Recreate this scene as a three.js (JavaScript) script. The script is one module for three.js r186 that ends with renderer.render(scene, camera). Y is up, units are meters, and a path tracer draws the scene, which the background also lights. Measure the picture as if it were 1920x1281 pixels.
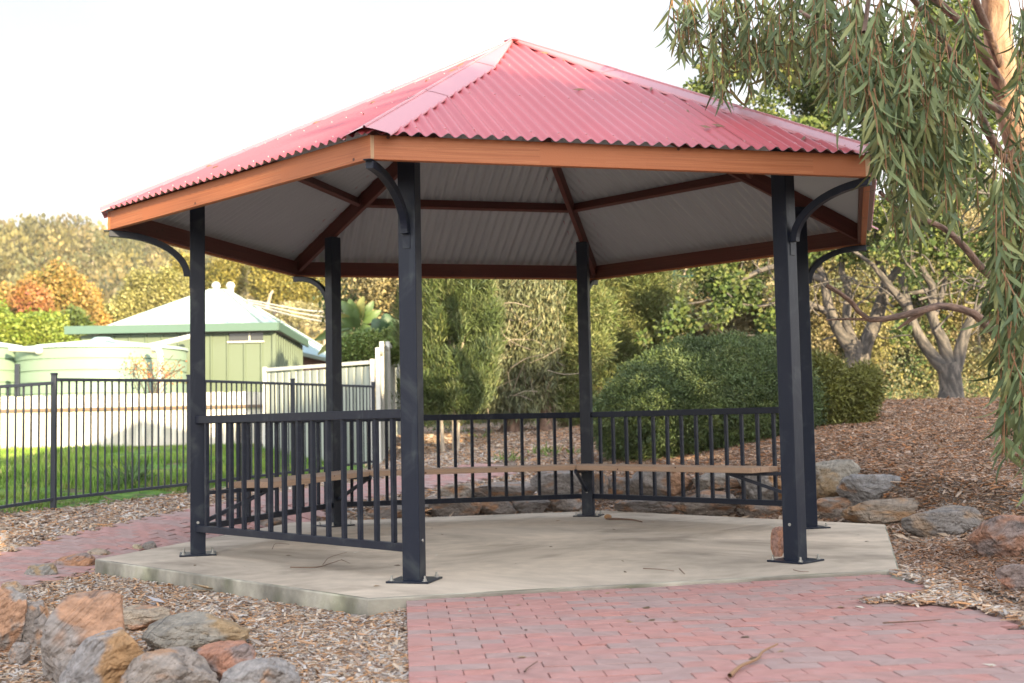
import * as THREE from 'three';
import { RoundedBoxGeometry } from 'three/addons/geometries/RoundedBoxGeometry.js';
import { mergeGeometries, mergeVertices, toCreasedNormals } from 'three/addons/utils/BufferGeometryUtils.js';
import { ImprovedNoise } from 'three/addons/math/ImprovedNoise.js';

// ---------------------------------------------------------------- camera, sky, sun, exposure
const V = (x, y, z) => new THREE.Vector3(x, y, z);
const scene = new THREE.Scene();
const camera = new THREE.PerspectiveCamera(31.283, 1024 / 683, 0.1, 900);
const FPX = 2287.6;                                   // focal length in pixels of a 1920 px wide photograph
const CP = V(-0.1053, 0.9603, 10.1589);
const yaw = 0.0044, pitch = 0.0675, roll = -0.0193;
const cd = V(Math.sin(yaw) * Math.cos(pitch), Math.sin(pitch), -Math.cos(yaw) * Math.cos(pitch));
const cr0 = V(Math.cos(yaw), 0, Math.sin(yaw)), cu0 = cr0.clone().cross(cd);
const cr = cr0.clone().multiplyScalar(Math.cos(roll)).addScaledVector(cu0, Math.sin(roll));
const cu = cr0.clone().multiplyScalar(-Math.sin(roll)).addScaledVector(cu0, Math.cos(roll));
camera.position.copy(CP);
camera.quaternion.setFromRotationMatrix(new THREE.Matrix4().makeBasis(cr, cu, cd.clone().negate()));
camera.focus = 8.2; camera.userData.fStop = 2.6;
const renderer = new THREE.WebGLRenderer({ antialias: true });
renderer.toneMapping = THREE.LinearToneMapping;
renderer.toneMappingExposure = 3.6;
renderer.shadowMap.enabled = true;

const SUN_AZ = 29.5 * Math.PI / 180, SUN_EL = 12.7 * Math.PI / 180;
const SA = V(Math.sin(SUN_AZ), 0, Math.cos(SUN_AZ)), SB = V(Math.cos(SUN_AZ), 0, -Math.sin(SUN_AZ));   // towards the sun / to its right
const sunDir = SA.clone().multiplyScalar(Math.cos(SUN_EL)).add(V(0, Math.sin(SUN_EL), 0));
{
  const W = 512, H = 256, d = new Float32Array(W * H * 4), v = V(0, 0, 0), nz = new ImprovedNoise();
  for (let j = 0; j < H; j++) for (let i = 0; i < W; i++) {
    const th = ((j + .5) / H - .5) * Math.PI, ph = ((i + .5) / W - .5) * 2 * Math.PI;
    v.set(Math.cos(th) * Math.cos(ph), Math.sin(th), Math.cos(th) * Math.sin(ph));
    const e = Math.max(v.y, 0), s = Math.max(v.dot(sunDir), 0), g = Math.pow(1 - e, 2.6);
    let cl = nz.noise(v.x * 2.2 / (e + .25), v.z * 2.2 / (e + .25), 3) * .6 + nz.noise(v.x * 5 / (e + .25), v.z * 5 / (e + .25), 9) * .3;
    cl = THREE.MathUtils.smoothstep(cl, -.15, .5) * .75;
    let r = .34 + .54 * g, gg = .41 + .45 * g, b = .53 + .30 * g;
    r += (.84 - r) * cl; gg += (.81 - gg) * cl; b += (.78 - b) * cl;
    const side = .5 + .5 * (v.x * SA.x + v.z * SA.z), dk = .46 + .9 * Math.pow(side, 1.2); r *= dk; gg *= dk; b *= dk;
    const glow = .55 * Math.pow(s, 3);
    r += glow; gg += glow * .82; b += glow * .55;
    if (v.y < 0) { const k = Math.max(0, 1 + v.y * 6); r = r * k + .10 * (1 - k); gg = gg * k + .09 * (1 - k); b = b * k + .07 * (1 - k); }
    const o = (j * W + i) * 4; d[o] = r; d[o + 1] = gg; d[o + 2] = b; d[o + 3] = 1;
  }
  const t = new THREE.DataTexture(d, W, H, THREE.RGBAFormat, THREE.FloatType);
  t.mapping = THREE.EquirectangularReflectionMapping; t.magFilter = t.minFilter = THREE.LinearFilter; t.needsUpdate = true;
  scene.background = t; scene.environment = t;
}
const sun = new THREE.DirectionalLight(new THREE.Color().setRGB(1, .80, .50), 4.2);
sun.position.copy(sunDir).multiplyScalar(90); sun.castShadow = true;
sun.shadow.mapSize.set(4096, 4096);
Object.assign(sun.shadow.camera, { left: -60, right: 60, top: 60, bottom: -60, near: 1, far: 400 });
scene.add(sun); scene.add(sun.target);

// ---------------------------------------------------------------- helpers
let rngState = 12345;
const seed = s => { rngState = s >>> 0; };
const rnd = () => { rngState = (rngState + 0x6D2B79F5) >>> 0; let t = rngState; t = Math.imul(t ^ (t >>> 15), t | 1); t ^= t + Math.imul(t ^ (t >>> 7), t | 61); return ((t ^ (t >>> 14)) >>> 0) / 4294967296; };
const rr = (a, b) => a + (b - a) * rnd();
const pick = a => a[Math.floor(rnd() * a.length)];
const NZ = new ImprovedNoise();
const fbm = (x, y, z, o = 4) => { let s = 0, a = .5; for (let i = 0; i < o; i++) { s += a * NZ.noise(x, y, z); x *= 2.03; y *= 2.03; z *= 2.03; a *= .5; } return s; };
const { clamp, lerp, smoothstep } = THREE.MathUtils;
const at = (px, py, D) => CP.clone().addScaledVector(cd, D).addScaledVector(cr, (px - 960) / FPX * D).addScaledVector(cu, -(py - 640.5) / FPX * D);
const names = {};
const numbered = n => { const k = names[n] = (names[n] ?? -1) + 1; return k ? n + '_' + String(k).padStart(3, '0') : n; };
function tag(o, label, category, group) { o.userData.label = label; o.userData.category = category; if (group) o.userData.group = group; return o; }
function thing(name, label, category, pos, turn = 0, group) {
  const o = new THREE.Group(); o.name = numbered(name);
  if (pos) Array.isArray(pos) ? o.position.set(...pos) : o.position.copy(pos);
  o.rotation.y = turn; scene.add(o); return tag(o, label, category, group);
}
function part(name, geo, mat, parent, kind) {
  const m = new THREE.Mesh(geo, mat); m.name = name; m.castShadow = m.receiveShadow = true;
  if (kind) m.userData.kind = kind; parent.add(m); return m;
}
function struct(name, geo, mat) { const m = part(numbered(name), geo, mat, scene, 'structure'); return m; }
const norm = g => { let n = g.index ? g.toNonIndexed() : g; for (const k of Object.keys(n.attributes)) if (!['position', 'normal', 'uv'].includes(k)) n.deleteAttribute(k); if (!n.attributes.normal) n.computeVertexNormals(); if (!n.attributes.uv) n.setAttribute('uv', new THREE.BufferAttribute(new Float32Array(n.attributes.position.count * 2), 2)); n.morphAttributes = {}; return n; };
const merge = gs => mergeGeometries(gs.map(norm), false);
function place(g, pos, ex) { const m = new THREE.Matrix4().compose(pos, new THREE.Quaternion().setFromEuler(ex || new THREE.Euler()), V(1, 1, 1)); return g.applyMatrix4(m); }
function geo(pos, idx, uv) { const g = new THREE.BufferGeometry(); g.setAttribute('position', new THREE.Float32BufferAttribute(pos, 3)); if (uv) g.setAttribute('uv', new THREE.Float32BufferAttribute(uv, 2)); if (idx) g.setIndex(idx); g.computeVertexNormals(); return g; }
// a bar between two points: local x runs along it
function bar(a, b, h, d, up = V(0, 1, 0), r = .004, seg = 1) {
  const L = a.distanceTo(b), g = r ? new RoundedBoxGeometry(L, h, d, seg, r) : new THREE.BoxGeometry(L, h, d);
  boxUV(g);
  const x = b.clone().sub(a).normalize(), z = x.clone().cross(up).normalize(), y = z.clone().cross(x);
  return g.applyMatrix4(new THREE.Matrix4().makeBasis(x, y, z).setPosition(a.clone().add(b).multiplyScalar(.5)));
}
function boxUV(g) { const p = g.attributes.position, u = new Float32Array(p.count * 2), o1 = rnd() * 7, o2 = rnd() * 3; for (let i = 0; i < p.count; i++) { u[2 * i] = p.getX(i) + o1; u[2 * i + 1] = p.getY(i) + p.getZ(i) + o2; } g.setAttribute('uv', new THREE.BufferAttribute(u, 2)); return g; }
// a tapered, slightly knobbly limb along a smooth curve
function limb(pts, r0, r1, o = {}) {
  const c = new THREE.CatmullRomCurve3(pts), L = c.getLength(), n = o.n || Math.max(4, Math.ceil(L / (o.step || .18))), s = o.seg || 9;
  const fr = c.computeFrenetFrames(n), pos = [], uv = [], idx = [], ph = rnd() * 50;
  for (let i = 0; i <= n; i++) {
    const t = i / n, p = c.getPointAt(t); let r = lerp(r0, r1, Math.pow(t, o.pow || .8));
    if (o.flare) r *= 1 + o.flare * Math.pow(Math.max(0, 1 - t * L / .45), 2);
    for (let j = 0; j <= s; j++) {
      const a = j / s * Math.PI * 2, rj = r * (1 + (o.rough ?? .16) * fbm(Math.cos(a) * 1.2 + ph, Math.sin(a) * 1.2, t * L * 2.2, 2) * 2);
      pos.push(p.x + (fr.normals[i].x * Math.cos(a) + fr.binormals[i].x * Math.sin(a)) * rj, p.y + (fr.normals[i].y * Math.cos(a) + fr.binormals[i].y * Math.sin(a)) * rj, p.z + (fr.normals[i].z * Math.cos(a) + fr.binormals[i].z * Math.sin(a)) * rj);
      uv.push(j / s * 2 * Math.PI * r0, t * L);
      if (i < n && j < s) { const q = i * (s + 1) + j; idx.push(q, q + s + 1, q + 1, q + 1, q + s + 1, q + s + 2); }
    }
  }
  return geo(pos, idx, uv);
}
const wire = (pts, r, seg = 5, n = 12) => new THREE.TubeGeometry(new THREE.CatmullRomCurve3(pts), n, r, seg, false);

// ---------------------------------------------------------------- textures and materials
function canvasTex(w, h, draw, rx = 1, ry = 1, srgb = true) {
  const c = document.createElement('canvas'); c.width = w; c.height = h; draw(c.getContext('2d'), w, h);
  const t = new THREE.CanvasTexture(c); t.wrapS = t.wrapT = THREE.RepeatWrapping; t.repeat.set(rx, ry); t.magFilter = THREE.LinearFilter; t.anisotropy = 8;
  if (srgb) t.colorSpace = THREE.SRGBColorSpace; return t;
}
function dataTex(n, fn, rx = 1, ry = 1, srgb = true) {      // fn(u, v) -> [r, g, b] in 0..1 (display values when srgb)
  const d = new Uint8Array(n * n * 4);
  for (let j = 0; j < n; j++) for (let i = 0; i < n; i++) { const c = fn(i / n, j / n), o = (j * n + i) * 4; d[o] = clamp(c[0], 0, 1) * 255; d[o + 1] = clamp(c[1], 0, 1) * 255; d[o + 2] = clamp(c[2], 0, 1) * 255; d[o + 3] = 255; }
  const t = new THREE.DataTexture(d, n, n); t.wrapS = t.wrapT = THREE.RepeatWrapping; t.repeat.set(rx, ry); t.magFilter = THREE.LinearFilter; t.minFilter = THREE.LinearMipmapLinearFilter; t.generateMipmaps = true; if (srgb) t.colorSpace = THREE.SRGBColorSpace; t.needsUpdate = true; return t;
}
// noise that tiles over the unit square
const tn = (u, v, f, z, o = 3) => { const a = u * 2 * Math.PI, b = v * 2 * Math.PI, k = f / 6.283; return fbm(Math.cos(a) * k + 11 + z, Math.sin(a) * k + Math.cos(b) * k * 1.01, Math.sin(b) * k + z * 3.1, o); };
const lin = (r, g, b) => new THREE.Color().setRGB(r, g, b);
const std = (o) => new THREE.MeshStandardMaterial({ roughness: .8, metalness: 0, ...o });
const leafMat = (o = {}) => std({ roughness: .6, side: THREE.DoubleSide, ...o });
const fineBump = dataTex(256, (u, v) => { const k = .5 + tn(u, v, 40, 1, 3) * .9 + (rnd() - .5) * .25; return [k, k, k]; }, 3, 3, false);
const coarseBump = dataTex(512, (u, v) => { const k = .5 + tn(u, v, 9, 2, 6) * 1.1; return [k, k, k]; }, 1, 1, false);

function woodTex(base, dark, rx, ry, s) {
  seed(s);
  return canvasTex(1024, 256, (g, w, h) => {
    g.fillStyle = base; g.fillRect(0, 0, w, h);
    for (let i = 0; i < 520; i++) {
      const y = rnd() * h, a = rr(.03, .16); g.strokeStyle = rnd() < .62 ? dark : 'rgb(240,190,140)'; g.globalAlpha = a; g.lineWidth = rr(.5, 2.4); g.beginPath();
      const ph = rnd() * 6, am = rr(1, 7), x0 = rnd() * w, l = rr(160, w); for (let k = 0; k <= 24; k++) { const x = x0 + l * k / 24; const yy = y + Math.sin(ph + (x % w) / w * 6.283) * am; k ? g.lineTo(x % w < 4 ? x : x, yy) : g.moveTo(x, yy); } g.stroke();
    }
    for (let i = 0; i < 4; i++) { const x = rr(60, w - 60), y = rr(30, h - 30); for (let k = 9; k > 0; k--) { g.globalAlpha = .09; g.strokeStyle = dark; g.lineWidth = 1.6; g.beginPath(); g.ellipse(x, y, k * 5, k * 2.2, 0, 0, 6.283); g.stroke(); } g.globalAlpha = .8; g.fillStyle = 'rgb(60,28,14)'; g.beginPath(); g.ellipse(x, y, 6, 4.5, 0, 0, 6.283); g.fill(); }
    g.globalAlpha = 1;
  }, rx, ry);
}
const M = {};
M.fascia = std({ color: lin(.78, .74, .74), map: woodTex('rgb(186,112,66)', 'rgb(110,52,24)', .55, 1.9, 5), roughness: .55, bumpMap: fineBump, bumpScale: .0006 });
M.rafter = std({ color: lin(.48, .42, .44), map: woodTex('rgb(120,52,38)', 'rgb(60,20,14)', .5, 2.2, 6), roughness: .6 });
M.bench = std({ map: woodTex('rgb(172,144,122)', 'rgb(98,66,46)', .6, 2.4, 7), roughness: .7, bumpMap: fineBump, bumpScale: .0008 });
M.roofTop = new THREE.MeshPhysicalMaterial({ color: lin(.47, .09, .11), roughness: .33, ior: 1.65 });
seed(333); const roofDirt = dataTex(512, (u, v) => { const k = .97 + tn(u, v, 5, 6, 5) * .07 + tn(u, v, 40, 9, 2) * .02; return [k, k * 1.0, k * 1.0]; }, .3, .3);
M.roofTop.map = roofDirt; M.roofTops = [M.roofTop, M.roofTop.clone(), M.roofTop.clone()]; M.roofTops[1].color.setRGB(.46, .097, .117); M.roofTops[2].color.setRGB(.48, .087, .105);
M.roofCap = new THREE.MeshPhysicalMaterial({ color: lin(.52, .20, .22), roughness: .25, ior: 1.8 });
M.roofUnder = std({ color: lin(.37, .39, .42), roughness: .5 });
const blackTex = (s) => dataTex(512, (u, v) => { const k = tn(u, v, 7, s, 5), q = smoothstep(k, .05, .45); const st = smoothstep(tn(u, v * .18, 24, s + 2, 3), .12, .4) * .05; return [.09 + q * .12 + st, .112 + q * .11 + st, .175 + q * .07 + st * .7]; }, .9, .9);
M.post = new THREE.MeshPhysicalMaterial({ color: lin(.92, 1, 1.0), map: blackTex(3), roughness: .42, specularIntensity: .6, bumpMap: fineBump, bumpScale: .0005 });
M.rail = new THREE.MeshPhysicalMaterial({ map: blackTex(5), roughness: .45, specularIntensity: .6 });
M.fenceBlack = std({ color: lin(.018, .024, .038), roughness: .45 });
M.bolt = std({ color: lin(.42, .41, .38), roughness: .45, metalness: .7 });
seed(31);
M.concrete = std({
  map: dataTex(1024, (u, v) => {
    const a = tn(u, v, 3.2, 1, 5), b = tn(u, v, 26, 2, 4), s = smoothstep(tn(u, v, 5, 7, 5), .06, .34), sp = rnd();
    let k = .735 + a * .20 + b * .10 - s * .10 + (sp > .995 ? -.12 : sp < .004 ? .1 : 0);
    return [k * 1.0, k * .925 - s * .003, k * .835 - s * .006];
  }, .27, .27), roughness: .9, bumpMap: fineBump, bumpScale: .0015
});
M.concreteEdge = std({ map: dataTex(256, (u, v) => { const k = .56 + tn(u, v, 9, 3, 5) * .4, m = smoothstep(tn(u, v, 4, 9, 5), .0, .35); return [k - m * .05, k * .97 - m * .035, k * .89 - m * .07]; }, .31, .31), roughness: .95, bumpMap: coarseBump, bumpScale: .008 });
const CHIP = [[.46, .30, .19], [.50, .39, .29], [.40, .33, .28], [.36, .31, .28], [.56, .48, .40], [.28, .20, .15], [.50, .27, .13], [.18, .12, .09], [.40, .24, .14], [.50, .46, .43]];
const sr = c => { const f = x => Math.round(255 * (x <= .0031308 ? 12.92 * x : 1.055 * Math.pow(x, 1 / 2.4) - .055)); return `rgb(${f(c[0])},${f(c[1])},${f(c[2])})`; };
seed(77);
const mulchTex = canvasTex(2048, 2048, (g, w, h) => {
  g.fillStyle = sr([.09, .062, .045]); g.fillRect(0, 0, w, h);
  for (let i = 0; i < 42000; i++) {
    const c = pick(CHIP), k = rr(.3, .85), x = rnd() * w, y = rnd() * h, a = rnd() * 6.283, l = rr(7, 34), t = rr(2, 8);
    g.fillStyle = sr([c[0] * k, c[1] * k, c[2] * k]);
    for (const ox of x < 40 ? [0, w] : x > w - 40 ? [0, -w] : [0]) for (const oy of y < 40 ? [0, h] : y > h - 40 ? [0, -h] : [0]) { g.save(); g.translate(x + ox, y + oy); g.rotate(a); g.fillRect(-l / 2, -t / 2, l, t); g.restore(); }
  }
}, 1 / 2.2, 1 / 2.2);
M.mulch = std({ map: mulchTex, roughness: .95, bumpMap: coarseBump, bumpScale: .02 });
M.chip = std({ color: 0xffffff, roughness: .85, side: THREE.DoubleSide });
M.brick = [[.41, .205, .182], [.40, .205, .187], [.375, .212, .192], [.345, .228, .21], [.405, .21, .187], [.335, .232, .215], [.385, .205, .182], [.415, .20, .172]].map((c, i) => {
  seed(900 + i);
  return std({ map: dataTex(256, (u, v) => { const k = 1 + tn(u, v, 6, i + 2, 4) * .34 + (rnd() - .5) * .12, q = smoothstep(tn(u, v, 3, i + 13, 4), .08, .34); return [lerp(c[0], .34, q * .45) * k, lerp(c[1], .25, q * .45) * k, lerp(c[2], .24, q * .45) * k].map(x => Math.pow(clamp(x, 0, 1), 1 / 2.2)); }, 2.2, 2.2), roughness: .92, bumpMap: fineBump, bumpScale: .0012 });
});
M.joint = std({ map: mulchTex, color: lin(.35, .32, .3), roughness: 1 });

// ---------------------------------------------------------------- ground shape
const TH = -0.275;                                           // turn of the hexagon
const hex = (k, R, y = 0) => V(R * Math.sin(TH + k * Math.PI / 3), y, R * Math.cos(TH + k * Math.PI / 3));
const RP = 2.6, RF = 3.2664, RS = 3.354, IN = Math.cos(Math.PI / 6);
function hexDist(x, z) { let m = -9; for (let k = 0; k < 6; k++) { const a = TH + (k + .5) * Math.PI / 3; m = Math.max(m, x * Math.sin(a) + z * Math.cos(a)); } return m; }   // support distance; slab edge at RS * IN
const curve = (pts, t) => { if (t >= pts[0][0]) return pts[0][1]; for (let i = 1; i < pts.length; i++) if (t >= pts[i][0]) { const k = (t - pts[i][0]) / (pts[i - 1][0] - pts[i][0]); return lerp(pts[i][1], pts[i - 1][1], k * k * (3 - 2 * k) * .5 + k * .5); } return pts[pts.length - 1][1]; };
const ZL2 = [[3, -.2], [0, -.02], [-2.4, .19], [-6, .42], [-11.8, .66], [-30, 1.1], [-60, 1.6]];
const ZL = [[7, -.36], [4.6, -.24], [3, -.13], [0, -.09], [-2.4, .10], [-4, .20], [-6, .27], [-9.4, .34], [-13, .75], [-30, 1.1], [-60, 1.6]];
const ZC = [[7, -.06], [0, -.08], [-3.2, -.04], [-4.2, .10], [-5, .21], [-7, .42], [-12, .84], [-20, 1.0], [-60, 1.6]];
const ZR = [[8, -.1], [4.2, -.04], [2.2, .02], [1, .12], [-1, .36], [-3, .55], [-5, .80], [-10, 1.22], [-14, 1.25], [-30, 1.0], [-60, 1.4]];
function height(x, z) {
  const xs = [-6.2, -2.8, 0, 4.6, 12], f = [ZL2, ZL, ZC, ZR, ZR];
  let h;
  if (x <= xs[0]) h = curve(f[0], z); else if (x >= 12) h = curve(ZR, z) + .1;
  else { let i = 0; while (x > xs[i + 1]) i++; const k = (x - xs[i]) / (xs[i + 1] - xs[i]); h = lerp(curve(f[i], z), curve(f[i + 1], z), k * k * (3 - 2 * k)); }
  const d = hexDist(x, z) - RS * IN;
  const sR = (x - 2.6) * .886 - (z + 2.6) * .466, back = x > -1 ? smoothstep(d, .5, 1.0) : smoothstep(d, .08, .75), right = smoothstep(sR, .15, .75), wr = smoothstep(x, 1.9, 2.9) * smoothstep(z, -3.4, -2.2);
  h = lerp(lerp(z > -.5 && x < 0 ? -.115 : -.08, -.02, smoothstep(d, 0, 1) * wr), h, lerp(back, right, wr));
  if (z > 1.2 && x > -.95 && x < 2.6) h = lerp(h, -.062, smoothstep(x, -.95, -.55) * smoothstep(2.6, 2.3, x) * smoothstep(z, 1.2, 2));
  // the bank held by the rocks in the lower left
  const bank = (x + 1.9) * .80 + (5.35 - z) * .60;
  if (z > 1 && x < 0) h -= .30 * smoothstep(-bank, -.25, .35) * smoothstep(z, 1, 2.2);
  h += .018 * fbm(x * .9, 4, z * .9, 3) * smoothstep(d, .1, .6);
  return h;
}
function ground(px, py) { let lo = 4; for (let D = 4; D < 120; D += .05) { const p = at(px, py, D); if (p.y < height(p.x, p.z)) { let a = D - .05, b = D; for (let i = 0; i < 12; i++) { const m = (a + b) / 2, q = at(px, py, m); q.y < height(q.x, q.z) ? b = m : a = m; } const q = at(px, py, b); q.D = b; return q; } lo = D; } const q = at(px, py, 120); q.D = 120; return q; }
{
  const warp = (n, c, fine, step, far) => { const a = []; for (let x = c - fine; x <= c + fine + 1e-6; x += step) a.push(x); let s = step, l = c - fine, r = c + fine; while (r < c + far) { s *= 1.35; l -= s; r += s; a.unshift(l); a.push(r); } return a; };
  const X = warp(0, 0, 9, .12, 420), Z = warp(0, -5, 13, .13, 420), pos = [], uv = [], idx = [];
  for (const z of Z) for (const x of X) { pos.push(x, height(x, z), z); uv.push(x, z); }
  for (let j = 0; j < Z.length - 1; j++) for (let i = 0; i < X.length - 1; i++) { const q = j * X.length + i; idx.push(q, q + X.length, q + 1, q + 1, q + X.length, q + X.length + 1); }
  struct('ground', geo(pos, idx, uv), M.mulch);
}
// wood chips lying on the ground: loose pieces nobody could count
const PATH = [V(-4.6, 0, 3.2), V(-3.95, 0, 1.2), V(-3.72, 0, -.4), V(-3.25, 0, -1.5), V(-2.15, 0, -4.1), V(-1.25, 0, -5.4), V(-.62, 0, -6.1), V(-.2, 0, -6.5)];
const pathCurve = new THREE.CatmullRomCurve3(PATH), pathPts = pathCurve.getSpacedPoints(120);
const pathDist = (x, z) => { let m = 99; for (const p of pathPts) m = Math.min(m, (p.x - x) ** 2 + (p.z - z) ** 2); return Math.sqrt(m); };
const paveL = z => -.70 + (z - 3.17) * .0985, PAVE_R = 2.27;
const onPave = (x, z) => z > 1.6 && x > paveL(z) - .01 && x < PAVE_R + .02 * Math.sin(z * 9) && !(x > 1.75 + Math.abs(z - 3.62) * 1.9 + .07 * Math.sin(x * 31));
// the pool fence runs along this line; the lawn lies beyond it
const FP = [[-150, 11.2], [100, 12.5], [355, 14.1], [550, 15.9], [702, 17.8]].map(([px, D]) => { const p = at(px, 930, D); return V(p.x, 0, p.z); });
const fenceX = z => { for (let i = 0; i < FP.length - 1; i++) if (z <= FP[i].z && z >= FP[i + 1].z) return lerp(FP[i].x, FP[i + 1].x, (z - FP[i].z) / (FP[i + 1].z - FP[i].z)); return z > FP[0].z ? FP[0].x : FP[4].x; };
{
  seed(401);
  const box = new THREE.BoxGeometry(1, 1, 1, 2, 1, 1), p = box.attributes.position;
  for (let i = 0; i < p.count; i++) { const x = p.getX(i); if (Math.abs(x) < .1) p.setY(i, p.getY(i) + .35); else p.setZ(i, p.getZ(i) * (x > 0 ? .55 : .8)); }
  box.computeVertexNormals();
  const list = [], N = 190000; let tries = 0;
  while (list.length < N && tries++ < N * 3) {
    const D = 4.3 * Math.pow(25 / 4.3, rnd()), px = rr(-60, 1980), p0 = at(px, 780, D), x = p0.x, z = p0.z;
    if (hexDist(x, z) < RS * IN + .005 || onPave(x, z) || (x < -.0 && pathDist(x, z) < .56 + rr(-.04, .05)) || (z < FP[0].z + 2 && x < fenceX(z) + rr(-.3, .1)) || z < -15) continue;
    list.push([x, z, D]);
  }
  const im = new THREE.InstancedMesh(box, M.chip, list.length), m = new THREE.Matrix4(), q = new THREE.Quaternion(), e = new THREE.Euler(), c = new THREE.Color();
  list.forEach(([x, z, D], i) => {
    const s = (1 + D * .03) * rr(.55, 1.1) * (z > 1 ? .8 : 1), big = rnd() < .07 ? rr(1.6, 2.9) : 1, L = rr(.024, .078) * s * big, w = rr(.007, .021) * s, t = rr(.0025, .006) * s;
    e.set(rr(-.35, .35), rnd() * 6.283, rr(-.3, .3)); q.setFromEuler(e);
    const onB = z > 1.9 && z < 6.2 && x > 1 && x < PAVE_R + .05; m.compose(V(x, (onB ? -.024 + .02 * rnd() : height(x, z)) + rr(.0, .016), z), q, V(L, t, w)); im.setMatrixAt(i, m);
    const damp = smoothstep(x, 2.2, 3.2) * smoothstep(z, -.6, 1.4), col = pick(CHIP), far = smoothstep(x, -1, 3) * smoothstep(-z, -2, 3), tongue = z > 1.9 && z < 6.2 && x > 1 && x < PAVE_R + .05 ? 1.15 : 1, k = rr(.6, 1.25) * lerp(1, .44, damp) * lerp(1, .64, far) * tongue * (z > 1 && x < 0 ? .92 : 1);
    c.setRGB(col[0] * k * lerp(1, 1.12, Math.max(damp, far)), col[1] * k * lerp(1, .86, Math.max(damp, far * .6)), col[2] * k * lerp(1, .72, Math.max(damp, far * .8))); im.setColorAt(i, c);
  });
  im.name = 'wood_chips'; im.userData = { kind: 'stuff', label: 'brown and tan wood chip mulch covering the garden beds', category: 'mulch' }; im.castShadow = im.receiveShadow = true; scene.add(im);
}
// ---------------------------------------------------------------- concrete slab and brick paving
{
  const s = new THREE.Shape(); for (let k = 0; k < 6; k++) { const p = hex(k, RS - .012); k ? s.lineTo(p.x, -p.z) : s.moveTo(p.x, -p.z); } s.closePath();
  const g = new THREE.ExtrudeGeometry(s, { depth: .14, bevelEnabled: true, bevelThickness: .012, bevelSize: .012, bevelSegments: 2 });
  g.rotateX(-Math.PI / 2); g.translate(0, -.152, 0);
  const p = g.attributes.position, n = g.attributes.normal, uv = g.attributes.uv;
  for (let i = 0; i < p.count; i++) Math.abs(n.getY(i)) > .8 ? uv.setXY(i, p.getX(i) + 2, p.getZ(i)) : uv.setXY(i, p.getX(i) + p.getZ(i), p.getY(i));
  const gg = g.toNonIndexed ? g : g;
  struct('concrete_slab', gg, [M.concrete, M.concreteEdge]);
}
const brickGeo = (L, W) => { const out = []; for (let v = 0; v < 3; v++) { const g = new RoundedBoxGeometry(L, .05, W, 1, .0035); seed(50 + v); const p = g.attributes.position; const o = rnd() * 5; const uv = new Float32Array(p.count * 2); for (let i = 0; i < p.count; i++) { uv[2 * i] = p.getX(i) + o; uv[2 * i + 1] = p.getZ(i) + p.getY(i) + o * .7; } g.setAttribute('uv', new THREE.BufferAttribute(uv, 2)); out.push(g); } return out; };
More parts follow.
